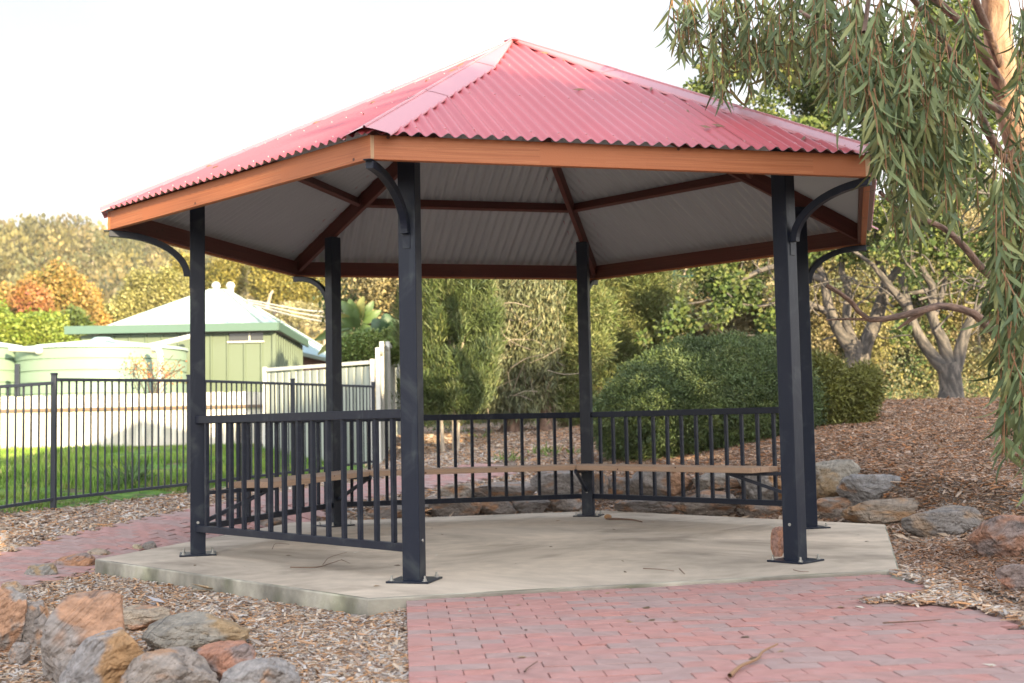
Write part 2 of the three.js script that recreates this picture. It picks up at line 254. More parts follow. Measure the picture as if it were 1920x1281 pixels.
{
  seed(515);
  const base = new THREE.Group(); base.name = 'brick_paving'; base.userData = { kind: 'structure' }; scene.add(base);
  const bs = new THREE.Shape(); for (const [x, z] of [[-.70, 2.4], [PAVE_R, 1.9], [PAVE_R, 6.6], [paveL(6.6), 6.6]]) bs.curves.length || bs.currentPoint.x ? bs.lineTo(x, -z) : bs.moveTo(x, -z);
  const bg = new THREE.ShapeGeometry(bs); bg.rotateX(-Math.PI / 2); { const p = bg.attributes.position, u = bg.attributes.uv; for (let i = 0; i < p.count; i++) u.setXY(i, p.getX(i), p.getZ(i)); }
  bg.translate(0, -.042, 0); part('sand_bed', bg, M.joint, base);
  const L = .2165, W = .1085, gap = .0035, geos = brickGeo(L, W), half = brickGeo((L - gap) / 2, W), rot = 5 * Math.PI / 180, O = V(-.70, 0, 3.17);
  const ux = V(Math.cos(rot), 0, -Math.sin(rot)), uz = V(Math.sin(rot), 0, Math.cos(rot)), all = [];
  for (let r = -9; r < 26; r++) for (let c = 0; c < 17; c++) {
    const odd = ((r % 2) + 2) % 2, isHalf = odd && c === 0;
    const x0 = c * (L + gap) - (odd ? (L + gap) / 2 : 0), xc = isHalf ? (L - gap) / 4 + .001 : x0 + L / 2;
    const p = O.clone().addScaledVector(ux, xc).addScaledVector(uz, r * (W + gap) + W / 2);
    if (p.x > PAVE_R || p.z < 1.6 || p.z > 6.2 || hexDist(p.x, p.z) < RS * IN - .06) continue;
    all.push([p, isHalf]);
  }
  all.sort((a, b) => b[0].z - a[0].z);
  const vis = all.filter(([p]) => p.z < 5.75), rest = all.filter(([p]) => p.z >= 5.75), extra = [];
  vis.forEach(([p, h], i) => {
    const cl = fbm(p.x * 1.1, 2, p.z * 1.1, 2), mi = rnd() < .5 ? Math.floor(clamp(.5 + cl * 1.4, 0, .99) * 8) : Math.floor(rnd() * 8), g = (h ? half : geos)[Math.floor(rnd() * 3)];
    const y = -.05 + rr(-.002, .0025), tilt = [rr(-.012, .012), rot + rr(-.012, .012), rr(-.008, .008)];
    if (i < 300) { const m = part('brick', g, M.brick[mi], base); m.position.set(p.x + rr(-.001, .001), y, p.z); m.rotation.set(...tilt); }
    else extra.push([place(g.clone(), V(p.x, y, p.z), new THREE.Euler(...tilt)), mi]);
  });
  for (let k = 0; k < 8; k++) { const gs = extra.filter(e => e[1] === k).map(e => e[0]); if (gs.length) part('bricks', merge(gs), M.brick[k], base, 'stuff'); }
  const gs = rest.map(([p, h]) => place((h ? half : geos)[0].clone(), V(p.x, -.05, p.z), new THREE.Euler(0, rot, 0))); if (gs.length) part('bricks', merge(gs), M.brick[2], base, 'stuff');
  // concrete haunch along the right edge of the paving
  const hp = []; for (let i = 0; i <= 14; i++) { const z = 2.45 + i * .06; hp.push(V(PAVE_R + .03 + .02 * Math.sin(i * 1.7), -.055, z)); }
  part('concrete_haunch', limb(hp, .05, .004, { rough: .7, n: 30, pow: 2 }), M.concreteEdge, base);
}
{ // the path that curls round the left and the back of the pavilion
  seed(616);
  const base = new THREE.Group(); base.name = 'side_path'; base.userData = { kind: 'structure' }; scene.add(base);
  const n = 150, pos = [], uv = [], idx = [], L = pathCurve.getLength(), by = M.brick.map(() => []), g0 = brickGeo(.218, .108)[0];
  for (let i = 0; i <= n; i++) { const t = i / n, p = pathCurve.getPointAt(t), d = pathCurve.getTangentAt(t), s = V(-d.z, 0, d.x); for (let j = 0; j <= 4; j++) { const q = p.clone().addScaledVector(s, (j / 4 - .5) * 1.12); pos.push(q.x, height(q.x, q.z) + .012, q.z); uv.push(q.x, q.z); if (i < n && j < 4) { const a = i * 5 + j; idx.push(a, a + 1, a + 5, a + 1, a + 6, a + 5); } } }
  part('sand_bed', geo(pos, idx, uv), M.joint, base);
  for (let r = 0; r * .113 < L; r++) for (let c = -2; c <= 2; c++) { const t = r * .113 / L, p = pathCurve.getPointAt(t), d = pathCurve.getTangentAt(t), s = V(-d.z, 0, d.x), q = p.addScaledVector(s, (c + (r % 2 ? .25 : -.25)) * .222); const by0 = { g: g0.clone() }; by[[2, 3, 5, 2, 6, 3, 5, 2][Math.floor(rnd() * 8)]].push(place(by0.g, V(0, 0, 0), new THREE.Euler())); const G0 = by0.g, tx = (height(q.x + s.x * .1, q.z + s.z * .1) - height(q.x - s.x * .1, q.z - s.z * .1)) / .2, tz = (height(q.x + d.x * .1, q.z + d.z * .1) - height(q.x - d.x * .1, q.z - d.z * .1)) / .2, X = V(s.x, tx, s.z).normalize(), Z = V(d.x, tz, d.z).normalize(), Y = Z.clone().cross(X).normalize(); if (Y.y < 0) Y.negate(); G0.copy(g0); G0.applyMatrix4(new THREE.Matrix4().makeBasis(X, Y, X.clone().cross(Y)).setPosition(q.x, height(q.x, q.z) - .004 + rr(0, .003), q.z)); }
  by.forEach((gs, k) => gs.length && part('bricks', merge(gs), M.brick[k], base, 'stuff'));
}
const leafFaceR = (L, W) => geo([0, 0, 0, W, L * .42, .01, 0, L * .5, -.004, -W, L * .42, .01, 0, L, .008], [0, 1, 2, 0, 2, 3, 1, 4, 2, 2, 4, 3]);
M.roofLeaf = leafMat({ color: lin(.20, .12, .07) });
// ---------------------------------------------------------------- the pavilion
const YF = 2.514, FH = .145, SLOPE = .53, RIN = RF * IN, roofY = r => 2.69 + (RIN - r) * SLOPE;      // r = inradius distance
{
  seed(700);
  const G = thing('gazebo', 'six-sided open pavilion with red corrugated roof and black steel posts on concrete slab', 'gazebo', [0, 0, 0]);
  const EAVE = RIN + .055;
  for (let k = 0; k < 6; k++) {
    const am = TH + (k + .5) * Math.PI / 3, out = V(Math.sin(am), 0, Math.cos(am)), along = V(Math.cos(am), 0, -Math.sin(am)), slopeN = out.clone().multiplyScalar(SLOPE).add(V(0, 1, 0)).normalize();
    const half = EAVE * Math.tan(Math.PI / 6), P = (u, r, h) => along.clone().multiplyScalar(u).addScaledVector(out, r).add(V(0, roofY(r), 0)).addScaledVector(slopeN, h);
    const pitch = .088, amp = .0125, sheet = 10 * pitch, start = -half - .21 - (k * .13) % .3, screws = [];
    for (let s0 = start, si = 0; s0 < half; s0 += sheet, si++) {
      const u0 = Math.max(s0, -half + .01), u1 = Math.min(s0 + sheet + .03, half - .01); if (u1 - u0 < .03) continue;
      const n = Math.ceil((u1 - u0) / (pitch / 10)), lift = si % 2 ? .0016 : 0, top = [], bot = [], idx = [], jdx = [];
      for (let i = 0; i <= n; i++) {
        const u = lerp(u0, u1, i / n), h = amp * Math.cos((u - start) / pitch * 2 * Math.PI) + lift, rt = Math.min(EAVE, Math.abs(u) / Math.tan(Math.PI / 6) + .012);
        for (const r of [EAVE, rt]) { const a = P(u, r, h), b = P(u, r, h - .0022); top.push(a.x, a.y, a.z); bot.push(b.x, b.y, b.z); }
        if (i < n) { const q = i * 2; idx.push(q, q + 2, q + 1, q + 1, q + 2, q + 3); jdx.push(q, q + 1, q + 2, q + 1, q + 3, q + 2); }
      }
      const uvs = []; for (let i = 0; i < top.length / 3; i++) uvs.push(top[3 * i] + top[3 * i + 1], top[3 * i + 2]);
      const m = part('roof_sheet', geo(top, idx, uvs), M.roofTops[(si * 2 + k) % 3], G); part('underside', geo(bot, jdx, uvs), M.roofUnder, m);
      if (k === 0 || k === 5) for (let c = 0; c < 10; c += 2) { const u = start + si * sheet + c * pitch; for (const r of [EAVE - .09, 1.9, .95]) if (Math.abs(u) < r * Math.tan(Math.PI / 6) - .12) { const a = P(u, r, amp + lift + .002); const g = new THREE.CylinderGeometry(.006, .0085, .008, 6); g.applyMatrix4(new THREE.Matrix4().compose(a, new THREE.Quaternion().setFromUnitVectors(V(0, 1, 0), slopeN), V(1, 1, 1))); screws.push(g); } }
    }
    if (screws.length) part('roof_screws', merge(screws), M.roofCap, G, 'stuff');
    if (k === 0 || k === 5) { const lv = [], q = new THREE.Quaternion().setFromUnitVectors(V(0, 1, 0), slopeN); for (let i = 0; i < 9; i++) { const r = rr(.4, EAVE - .05), hw = r * Math.tan(Math.PI / 6) - .12, u = k === 0 ? hw * (1 - 2 * Math.pow(rnd(), 2.2)) : rr(-hw, hw); const L = rr(.04, .12), g = leafFaceR(L, L * .11).rotateX(Math.PI / 2).rotateY(rr(0, 6.28)); lv.push(g.applyMatrix4(new THREE.Matrix4().compose(P(u, r, amp + .006), q, V(1, 1, 1)))); } part('roof_leaves', merge(lv), M.roofLeaf, G, 'stuff'); }
    // fascia board: lies against the next one, its end showing at the far corner
    const ca = hex(k, RF), cb = hex(k + 1, RF), dir = cb.clone().sub(ca).normalize(), mid = .022;
    const A = ca.clone().addScaledVector(dir, k === 1 ? -.016 : .03).addScaledVector(out, -mid).setY(YF + FH / 2), B = cb.clone().addScaledVector(dir, k === 0 ? -.028 : .012).addScaledVector(out, -mid).setY(YF + FH / 2);
    const fb = part('fascia_board', bar(A, B, FH, .044, V(0, 1, 0), .004), M.fascia, G), ends = k === 5 ? [B, 1] : k === 1 ? [A, -1] : null;
    if (ends) part('end_grain', bar(ends[0].clone().addScaledVector(dir, -.002 * ends[1]), ends[0].clone().addScaledVector(dir, .0025 * ends[1]), FH - .008, .037, V(0, 1, 0), 0), std({ color: lin(.50, .33, .20), roughness: .85, bumpMap: coarseBump, bumpScale: .004 }), fb);
    part('eave_beam', bar(hex(k, RF - .062).setY(YF + .082), hex(k + 1, RF - .062).setY(YF + .082), .135, .03, V(0, 1, 0), .003), M.rafter, G);
    // purlin
    const pr = 1.9, pu = pr * Math.tan(Math.PI / 6) - .02;
    part('purlin', bar(P(-pu, pr, -.062), P(pu, pr, -.062), .09, .042, slopeN, .003), M.rafter, G);
    // hip rafter, hip cap
    const c = hex(k, 1).normalize(), hipY = R => roofY(R * IN), hs = SLOPE * IN, hd = V(-c.x, hs, -c.z).normalize();
    const R0 = RF - .06, a0 = c.clone().multiplyScalar(R0).setY(hipY(R0) - .095), b0 = c.clone().multiplyScalar(.05).setY(hipY(.05) - .095);
    part('hip_rafter', bar(a0, b0, .14, .045, V(0, 1, 0), .003), M.rafter, G);
    const prevA = TH + (k - .5) * Math.PI / 3, outs = [out, V(Math.sin(prevA), 0, Math.cos(prevA))], capTop = hipY(0) + .03;
    for (let piece = 0; piece < 3; piece++) {
      const Ra = lerp(EAVE / IN + .004, 0, piece / 3) + (piece ? .03 : 0), Rb = lerp(EAVE / IN + .004, 0, (piece + 1) / 3), gs = [], lift = .030 + piece * .0025;
      const pa = c.clone().multiplyScalar(Ra).setY(hipY(Ra) + lift), pb = c.clone().multiplyScalar(Math.max(Rb, .004)).setY(hipY(Rb) + lift);
      outs.forEach((o, side) => {
        const nrm = o.clone().multiplyScalar(SLOPE).add(V(0, 1, 0)).normalize(); let w = nrm.clone().cross(hd).normalize(); if (w.dot(o) < c.dot(o) * 0 + w.dot(c) * 0 && false) w.negate();
        const lat = V(o.z, 0, -o.x).multiplyScalar(side ? -1 : 1); if (w.dot(V(Math.cos(0), 0, 0)) !== undefined && w.dot(lat.multiplyScalar(side ? 1 : 1)) < 0) w.negate();
        const dn = nrm.clone().negate(), prof = [[0, 0], [.05, .001], [.148, .012], [.160, .018], [.163, .028]];
        const pos = [], idx = [];
        const wMax = R => Math.max(.004, Math.min(.163, R * .6));
        prof.forEach(([x, y]) => { const ka = 1, kb = clamp(wMax(Rb) / .163, .03, 1); const p1 = pa.clone().addScaledVector(w, x * ka).addScaledVector(dn, y), p2 = pb.clone().addScaledVector(w, x * kb).addScaledVector(dn, y); pos.push(p1.x, p1.y, p1.z, p2.x, p2.y, p2.z); });
        for (let i = 0; i < prof.length - 1; i++) { const q = i * 2; idx.push(q, q + 1, q + 2, q + 1, q + 3, q + 2); }
        gs.push(geo(pos, idx));
      });
      gs.push(wire([pa.clone().add(V(0, .001, 0)), pb.clone().add(V(0, .001, 0))], .009, 8, 1));
      const m = part('ridge_cap', merge(gs), M.roofCap, G);
    }
    // post
    const pp = hex(k, RP), turn = TH + k * Math.PI / 3, rad = c;
    const pg = new RoundedBoxGeometry(.115, 2.84, .115, 2, .006); boxUV(pg); { const p = pg.attributes.position, u = pg.attributes.uv; for (let i = 0; i < p.count; i++) u.setXY(i, p.getX(i) + p.getZ(i) + k, p.getY(i)); }
    pg.rotateY(turn); pg.translate(pp.x, 1.42, pp.z);
    const post = part('post', pg, M.post, G);
    const bp = new RoundedBoxGeometry(.275, .012, .275, 1, .002); bp.rotateY(turn); bp.translate(pp.x, .0065, pp.z); part('base_plate', boxUV(bp), M.post, post);
    const tan = V(c.z, 0, -c.x);
    for (const [s, t] of [[1, 1], [1, -1], [-1, 1], [-1, -1]]) { const q = pp.clone().addScaledVector(rad, s * .108).addScaledVector(tan, t * .108); const nut = new THREE.CylinderGeometry(.0125, .0125, .013, 6); nut.translate(q.x, .0195, q.z); const st = new THREE.CylinderGeometry(.007, .007, .022, 8); st.translate(q.x, .034, q.z); const ws = new THREE.CylinderGeometry(.017, .017, .003, 12); ws.translate(q.x, .0142, q.z); part('anchor_bolt', merge([nut, st, ws]), M.bolt, post); }
    { const n = k === 1 ? tan.clone().negate() : k === 3 ? rad.clone().negate() : tan, q = pp.clone().addScaledVector(n, .0585).setY(.25), g = new THREE.CylinderGeometry(.010, .012, .006, 12); g.applyMatrix4(new THREE.Matrix4().compose(q, new THREE.Quaternion().setFromUnitVectors(V(0, 1, 0), n), V(1, 1, 1))); part('bolt_head', g, M.bolt, post); }
    // curved bracket from the post out to the fascia corner
    const bs = new THREE.Shape(), ax = .60, by = .345, th = .045, N = 18; for (let i = 0; i <= N; i++) { const a = i / N * Math.PI / 2; const x = ax - ax * Math.cos(a), y = by * Math.sin(a); i ? bs.lineTo(x, y) : bs.moveTo(x, y); }
    for (let i = N; i >= 0; i--) { const a = i / N * Math.PI / 2; bs.lineTo(ax - (ax - th) * Math.cos(a), (by - th) * Math.sin(a)); } bs.closePath();
    const bg = new THREE.ExtrudeGeometry(bs, { depth: .042, bevelEnabled: true, bevelThickness: .003, bevelSize: .003, bevelSegments: 1, curveSegments: 4 }); bg.translate(.057, 2.165, -.021); bg.rotateY(turn - Math.PI / 2); bg.translate(pp.x, 0, pp.z);
    const br = part('bracket', bg, M.post, G);
    { const a = pp.clone().addScaledVector(rad, .0595), g = new RoundedBoxGeometry(.05, .10, .006, 1, .002); g.rotateY(turn); g.translate(a.x, 2.12, a.z); part('fixing_tab', boxUV(g), M.post, br); const e = pp.clone().addScaledVector(rad, .655); const g2 = new RoundedBoxGeometry(.05, .006, .09, 1, .002); g2.rotateY(turn); g2.translate(e.x, 2.508, e.z); part('fixing_tab', boxUV(g2), M.post, br); }
  }
  { const g = new THREE.ConeGeometry(.09, .05, 6); g.translate(0, roofY(0) + .03, 0); part('apex_cap', g, M.roofCap, G); }
  // balustrades between post 5 and 0, 5 and 4, 4 and 3, 3 and 2 (the front stays open)
  for (const [a, b] of [[5, 0], [4, 5], [3, 4], [2, 3]]) {
    const A = hex(a, RP), B = hex(b, RP), d = B.clone().sub(A).normalize(), out = A.clone().add(B).normalize(), off = out.clone().multiplyScalar(.02);
    const p = t => A.clone().addScaledVector(d, t).add(off), Lr = A.distanceTo(B), y1 = 1.069, y0 = .178;
    const R = new THREE.Group(); R.name = 'balustrade'; G.add(R);
    part('top_rail', bar(p(.02).setY(y1 - .03), p(Lr - .02).setY(y1 - .03), .058, .05, V(0, 1, 0), .004), M.rail, R);
    part('bottom_rail', bar(p(.02).setY(y0 + .026), p(Lr - .02).setY(y0 + .026), .05, .05, V(0, 1, 0), .004), M.rail, R);
    for (let i = 0; i < 14; i++) { const t = lerp(.06, Lr - .06, (i + .62) / 14.24), q = p(t); part('baluster', bar(q.clone().setY(y0 + .045), q.clone().setY(y1 - .05), .03, .03, out, .003), M.rail, R); }
  }
  // timber seats on three sides, each of three planks on steel brackets
  for (const [a, b, cut0, cut1] of [[5, 4, .30, 0], [4, 3, 0, 0], [3, 2, 0, .22]]) {
    const S = new THREE.Group(); S.name = 'bench_seat'; G.add(S);
    const am = TH + (a + b) / 2 * Math.PI / 3, out = V(Math.sin(am), 0, Math.cos(am)), al = V(-Math.cos(am), 0, Math.sin(am));
    for (let j = 0; j < 3; j++) {
      const r0 = 1.775 + j * .135, r1 = r0 + .128, t = Math.tan(Math.PI / 6), pos = [], y0 = .492, y1 = .54;
      const pt = (r, s, cut) => { const u = s * (cut ? 2.2 * t - cut : r * t - .004); return out.clone().multiplyScalar(r).addScaledVector(al, u); };
      const c = [pt(r0, -1, cut0), pt(r0, 1, cut1), pt(r1, 1, cut1), pt(r1, -1, cut0)], sh = new THREE.Shape(c.map(v => new THREE.Vector2(v.x, -v.z)));
      const g = new THREE.ExtrudeGeometry(sh, { depth: y1 - y0 - .008, bevelEnabled: true, bevelThickness: .004, bevelSize: .004, bevelOffset: -.004, bevelSegments: 1 }); g.rotateX(-Math.PI / 2); g.translate(0, y0 + .004, 0);
      const gp = g.attributes.position, gu = g.attributes.uv; for (let i = 0; i < gp.count; i++) { const v = V(gp.getX(i), 0, gp.getZ(i)); gu.setXY(i, v.dot(al) + j, v.dot(out) + gp.getY(i)); }
      part('plank', g, M.bench, S);
    }
  }
  for (const k of [2, 3, 4, 5]) { const c = hex(k, 1); const p1 = c.clone().multiplyScalar(2.54).setY(.26), p2 = c.clone().multiplyScalar(k === 5 || k === 2 ? 2.2 : 2.03).setY(.488); if (k === 5 || k === 2) { const toward = hex(k === 5 ? 4 : 3, 1).sub(c).normalize(); p2.addScaledVector(toward, .42); p1.addScaledVector(toward, .02); } part('bench_brace', bar(p1, p2, .03, .03, V(0, 1, 0), .003), M.rail, G); part('bench_arm', bar(c.clone().multiplyScalar(2.54).setY(.474), p2.clone().setY(.474), .03, .03, V(0, 1, 0), .003), M.rail, G); }
}
// ---------------------------------------------------------------- rocks
const NR = (x, y, z) => fbm(x, y, z, 4);
function rockGeo(sd, w, h, d, o = {}) {
  seed(sd * 7919 + 13);
  let g = new THREE.IcosahedronGeometry(1, o.detail || (sd < 12 ? 26 : 16)); g.deleteAttribute('uv'); g.deleteAttribute('normal'); g = mergeVertices(g, 1e-4);
  const planes = []; for (let i = 0; i < 13; i++) { const n = V(rr(-1, 1), rr(-.8, 1), rr(-1, 1)).normalize(); planes.push([n, rr(.62, .98)]); }
  planes.push([V(rr(-.15, .15), 1, rr(-.1, .35)).normalize(), rr(.6, .85)], [V(rr(-.3, .3), rr(.0, .3), 1).normalize(), rr(.6, .85)]);
  const p = g.attributes.position, col = [], mute = (c, m) => c.map((x, i) => lerp(x, m[i], .45)), base = mute(o.base || [.25, .23, .215], [.27, .235, .21]), warm = mute(o.warm || [.36, .19, .095], [.34, .215, .14]), amt = o.amt ?? .5, dark = [.085, .08, .08], ph = sd * 3.7, v = V(0, 0, 0);
  const seam = V(rr(-.5, .5), 1, rr(-.5, .5)).normalize();
  for (let i = 0; i < p.count; i++) {
    v.fromBufferAttribute(p, i).normalize();
    let acc = 0; for (const [n, dd] of planes) { const c = v.dot(n); if (c > .02) acc += Math.pow(c / dd, 34); }
    let r = Math.pow(acc + .5, -1 / 34);
    r *= 1 + .16 * NR(v.x * 1.6 + ph, v.y * 1.6, v.z * 1.6) + .05 * NR(v.x * 6 + ph, v.y * 6, v.z * 6) + .022 * NR(v.x * 19 + ph, v.y * 19, v.z * 19);
    const st = v.dot(seam) * 5 + NR(v.x * 2, v.y * 2 + ph, v.z * 2) * 2; r *= 1 - .035 * Math.pow(Math.max(0, Math.sin(st * 3)), 12);
    const q = v.clone().multiplyScalar(r); p.setXYZ(i, q.x * w / 2, q.y * h / 2, q.z * d / 2);
    const k = smoothstep(NR(q.x * 1.1 + ph, q.y * 1.1 + 5, q.z * 1.1) + (o.bias || 0) * q.x, .32 - amt * .7, .5 - amt * .62), s = 1 + .7 * NR(q.x * 4 + ph, q.y * 7, q.z * 4) + .5 * NR(q.x * 17 + ph, q.y * 23, q.z * 17), dk = smoothstep(NR(q.x * 2.2, q.y * 2.2 + ph, q.z * 2.2 + 9), .14, .4) * .55;
    for (let c = 0; c < 3; c++) col.push(clamp(lerp(lerp(base[c], warm[c], k) * s, dark[c], dk), .01, .8));
  }
  g.setAttribute('color', new THREE.Float32BufferAttribute(col, 3));
  g = toCreasedNormals(g, .42);
  const gp = g.attributes.position, uv = new Float32Array(gp.count * 2); for (let i = 0; i < gp.count; i++) { uv[2 * i] = gp.getX(i) * 2 + gp.getZ(i); uv[2 * i + 1] = gp.getY(i) * 2 + gp.getZ(i) * 1.3; }
  g.setAttribute('uv', new THREE.BufferAttribute(uv, 2)); return g;
}
M.rock = std({ vertexColors: true, roughness: .92, bumpMap: coarseBump, bumpScale: .03 });
let rockN = 0;
// a rock that fills the outline x0..x1, y0..y1 of the photograph and stands on the ground there (or at distance D)
function rock(x0, y0, x1, y1, label, o = {}) {
  const g0 = o.D ? Object.assign(at((x0 + x1) / 2, y1, o.D), { D: o.D }) : ground((x0 + x1) / 2, Math.max(y1, 822)), D = g0.D, w = (x1 - x0) / FPX * D * (rockN < 10 ? 1.24 : 1.12), sunk = o.sunk ?? .18, h = (y1 - y0) / FPX * D * (1 + sunk) * 1.08, d = o.d || w * (o.deep || .8);
  const r = thing('rock', label, 'rock', [g0.x, g0.y + h / 2 - h * sunk / 1.1, g0.z - d * .32], 0, o.group);
  const m = part('stone', rockGeo(++rockN, w, h, d, o), M.rock, r); m.rotation.y = o.turn || 0; return r;
}
const grey = { base: [.24, .205, .185], amt: .34 }, blue = { base: [.26, .245, .24], amt: .2 }, orange = { warm: [.37, .19, .11], amt: .6 }, brown = { base: [.20, .165, .14], warm: [.30, .16, .09], amt: .45 }, red = { base: [.20, .13, .12], warm: [.32, .12, .08], amt: .7 }, olive = { base: [.24, .22, .17], warm: [.26, .20, .10], amt: .5 };
rock(-45, 1112, 38, 1232, 'orange rock cut by the left edge of the photo beside the mulch bank', { ...orange });
rock(18, 1122, 82, 1222, 'dark grey rock with a brown tip beside the big grey and orange rock', { ...grey });
rock(18, 1205, 52, 1252, 'small grey rock low in front of the dark grey rock at lower left', { ...grey });
rock(52, 1122, 232, 1290, 'largest rock of the lower left bank, grey left half and rusty orange right half', { ...orange, base: [.27, .235, .215], amt: .55, bias: .5, deep: .7 });
rock(196, 1143, 304, 1188, 'flat orange and yellow rock above the grey boulder on the bank', { ...orange, base: [.36, .27, .17] });
rock(118, 1182, 274, 1330, 'grey layered boulder with an orange and mossy right face at the bottom edge', { base: [.25, .24, .245], warm: [.36, .20, .07], amt: .42, bias: .45, deep: .7 });
rock(266, 1162, 432, 1238, 'flat olive grey rock with a mossy yellow right end', { ...olive, bias: .5, amt: .35 });
rock(216, 1222, 378, 1330, 'broad brownish rock at the bottom edge between grey boulder and red rock', { base: [.26, .215, .18], warm: [.36, .2, .11], amt: .45 });
rock(356, 1208, 462, 1290, 'angular red-brown rock beside the blue-grey rock at the bottom', { ...red });
rock(420, 1228, 540, 1330, 'rounded blue-grey rock at the bottom edge, rightmost of the bank', { ...blue });
rock(-10, 1085, 44, 1118, 'tan rock at the left edge beside the brick path', { base: [.36, .28, .20], warm: [.40, .24, .12], amt: .5, sunk: .4 });
rock(-14, 1108, 40, 1135, 'low red rock below the tan rock at the left edge', { ...red, sunk: .4 });
rock(38, 1052, 98, 1084, 'flat grey-green stone edging the side path', { ...olive, base: [.2, .2, .18], sunk: .4 });
rock(94, 1034, 166, 1066, 'flat red and orange stone edging the side path near the slab corner', { ...red, warm: [.38, .17, .08], sunk: .4 });
rock(160, 1028, 204, 1046, 'small tan stone between the side path and the slab corner', { base: [.38, .29, .2], amt: .3, sunk: .4 });
rock(246, 1020, 264, 1036, 'tiny pale yellow stone beside the left slab edge', { base: [.50, .42, .26], amt: .1 });
rock(264, 1016, 292, 1032, 'tiny dark stone beside the pale yellow stone', { base: [.14, .13, .12], amt: .1 });
// the retaining row behind the pavilion
const back = { sunk: .12, deep: .6 };
rock(792, 930, 898, 974, 'long brown block just right of the front left post, in the row behind the slab', { ...brown, ...back });
rock(690, 944, 776, 976, 'low brown rock behind the slab left of the front left post', { ...brown, ...back });
rock(476, 968, 530, 992, 'small brown rock behind the side rail left of the rear left post', { ...brown, ...back });
rock(893, 934, 968, 970, 'grey cracked block second in the row behind the slab', { ...grey, ...back });
rock(962, 932, 1032, 966, 'smooth grey block third in the row behind the slab', { ...grey, base: [.23, .21, .2], ...back });
rock(1026, 930, 1090, 962, 'dark brown block left of the rear right post', { ...brown, ...back });
rock(818, 906, 900, 938, 'low tan rock edging the path behind the bench', { base: [.33, .27, .21], ...back, D: 13.9 });
rock(885, 902, 1008, 938, 'long flat grey rock behind the bench front', { ...grey, ...back, D: 13.8 });
rock(1000, 880, 1098, 928, 'big grey boulder half under the bench left of the rear right post', { ...grey, base: [.24, .22, .21], ...back, D: 13.5 });
rock(1108, 886, 1142, 938, 'narrow grey rock right of the rear right post', { ...grey, ...back, D: 13.0 });
rock(1130, 890, 1200, 936, 'grey pointed rock in the upper row right of the rear right post', { ...grey, ...back, D: 13.0 });
rock(1192, 878, 1308, 934, 'large grey and brown boulder in the upper row under the right bench', { ...brown, base: [.26, .24, .23], amt: .4, bias: .5, ...back, D: 12.9 });
rock(1304, 880, 1396, 922, 'brown topped rock in the middle of the upper row under the right bench', { ...brown, base: [.25, .23, .2], ...back, D: 12.8 });
rock(1390, 880, 1476, 944, 'pale grey rock with an orange right side behind the bench brace', { base: [.29, .28, .27], warm: [.38, .20, .07], amt: .3, bias: .6, ...back, D: 12.6 });
rock(1160, 936, 1268, 970, 'low brown rock in the lower row right of the rear right post', { ...brown, ...back });
rock(1264, 922, 1392, 968, 'broad brown rock in the lower row under the middle of the right bench', { ...brown, ...back, D: 12.55 });
rock(1388, 940, 1474, 972, 'low brown rock in the lower row beside the front right post', { ...brown, ...back });
rock(1516, 862, 1622, 940, 'big olive and grey boulder just right of the right posts', { ...olive, ...back, D: 12.4, deep: .7 });
rock(1586, 888, 1714, 946, 'blue-grey boulder lying on the brown rocks right of the pavilion', { ...blue, base: [.22, .23, .245], ...back, D: 11.9 });
rock(1526, 932, 1620, 974, 'dark brown rock beside the slab below the olive boulder', { ...brown, ...back });
rock(1602, 936, 1760, 984, 'long orange-brown rock below the blue-grey boulder', { base: [.26, .2, .14], warm: [.34, .2, .09], amt: .6, ...back });
rock(1712, 948, 1856, 1008, 'jagged dark grey rock between orange-brown and red-brown rocks', { base: [.16, .15, .145], warm: [.24, .2, .15], amt: .3, ...back });
rock(1840, 968, 1960, 1048, 'large rounded red-brown rock at the right edge', { ...red, warm: [.27, .11, .07], ...back, deep: .8 });
rock(1878, 1056, 1960, 1112, 'dark rock at the right edge in front of the red-brown rock', { base: [.12, .115, .11], ...red, amt: .3, ...back });
{ // the red stone that leans on the front right post
  const r = thing('rock', 'small red stone leaning against the front right post on the slab', 'rock', [at(1460, 1027, 8.55).x, .0, at(1460, 1027, 8.55).z]);
  const m = part('stone', rockGeo(91, .11, .26, .10, { base: [.36, .15, .10], warm: [.42, .17, .10], amt: .6 }), M.rock, r); m.position.y = .105; m.rotation.z = -.12;
}
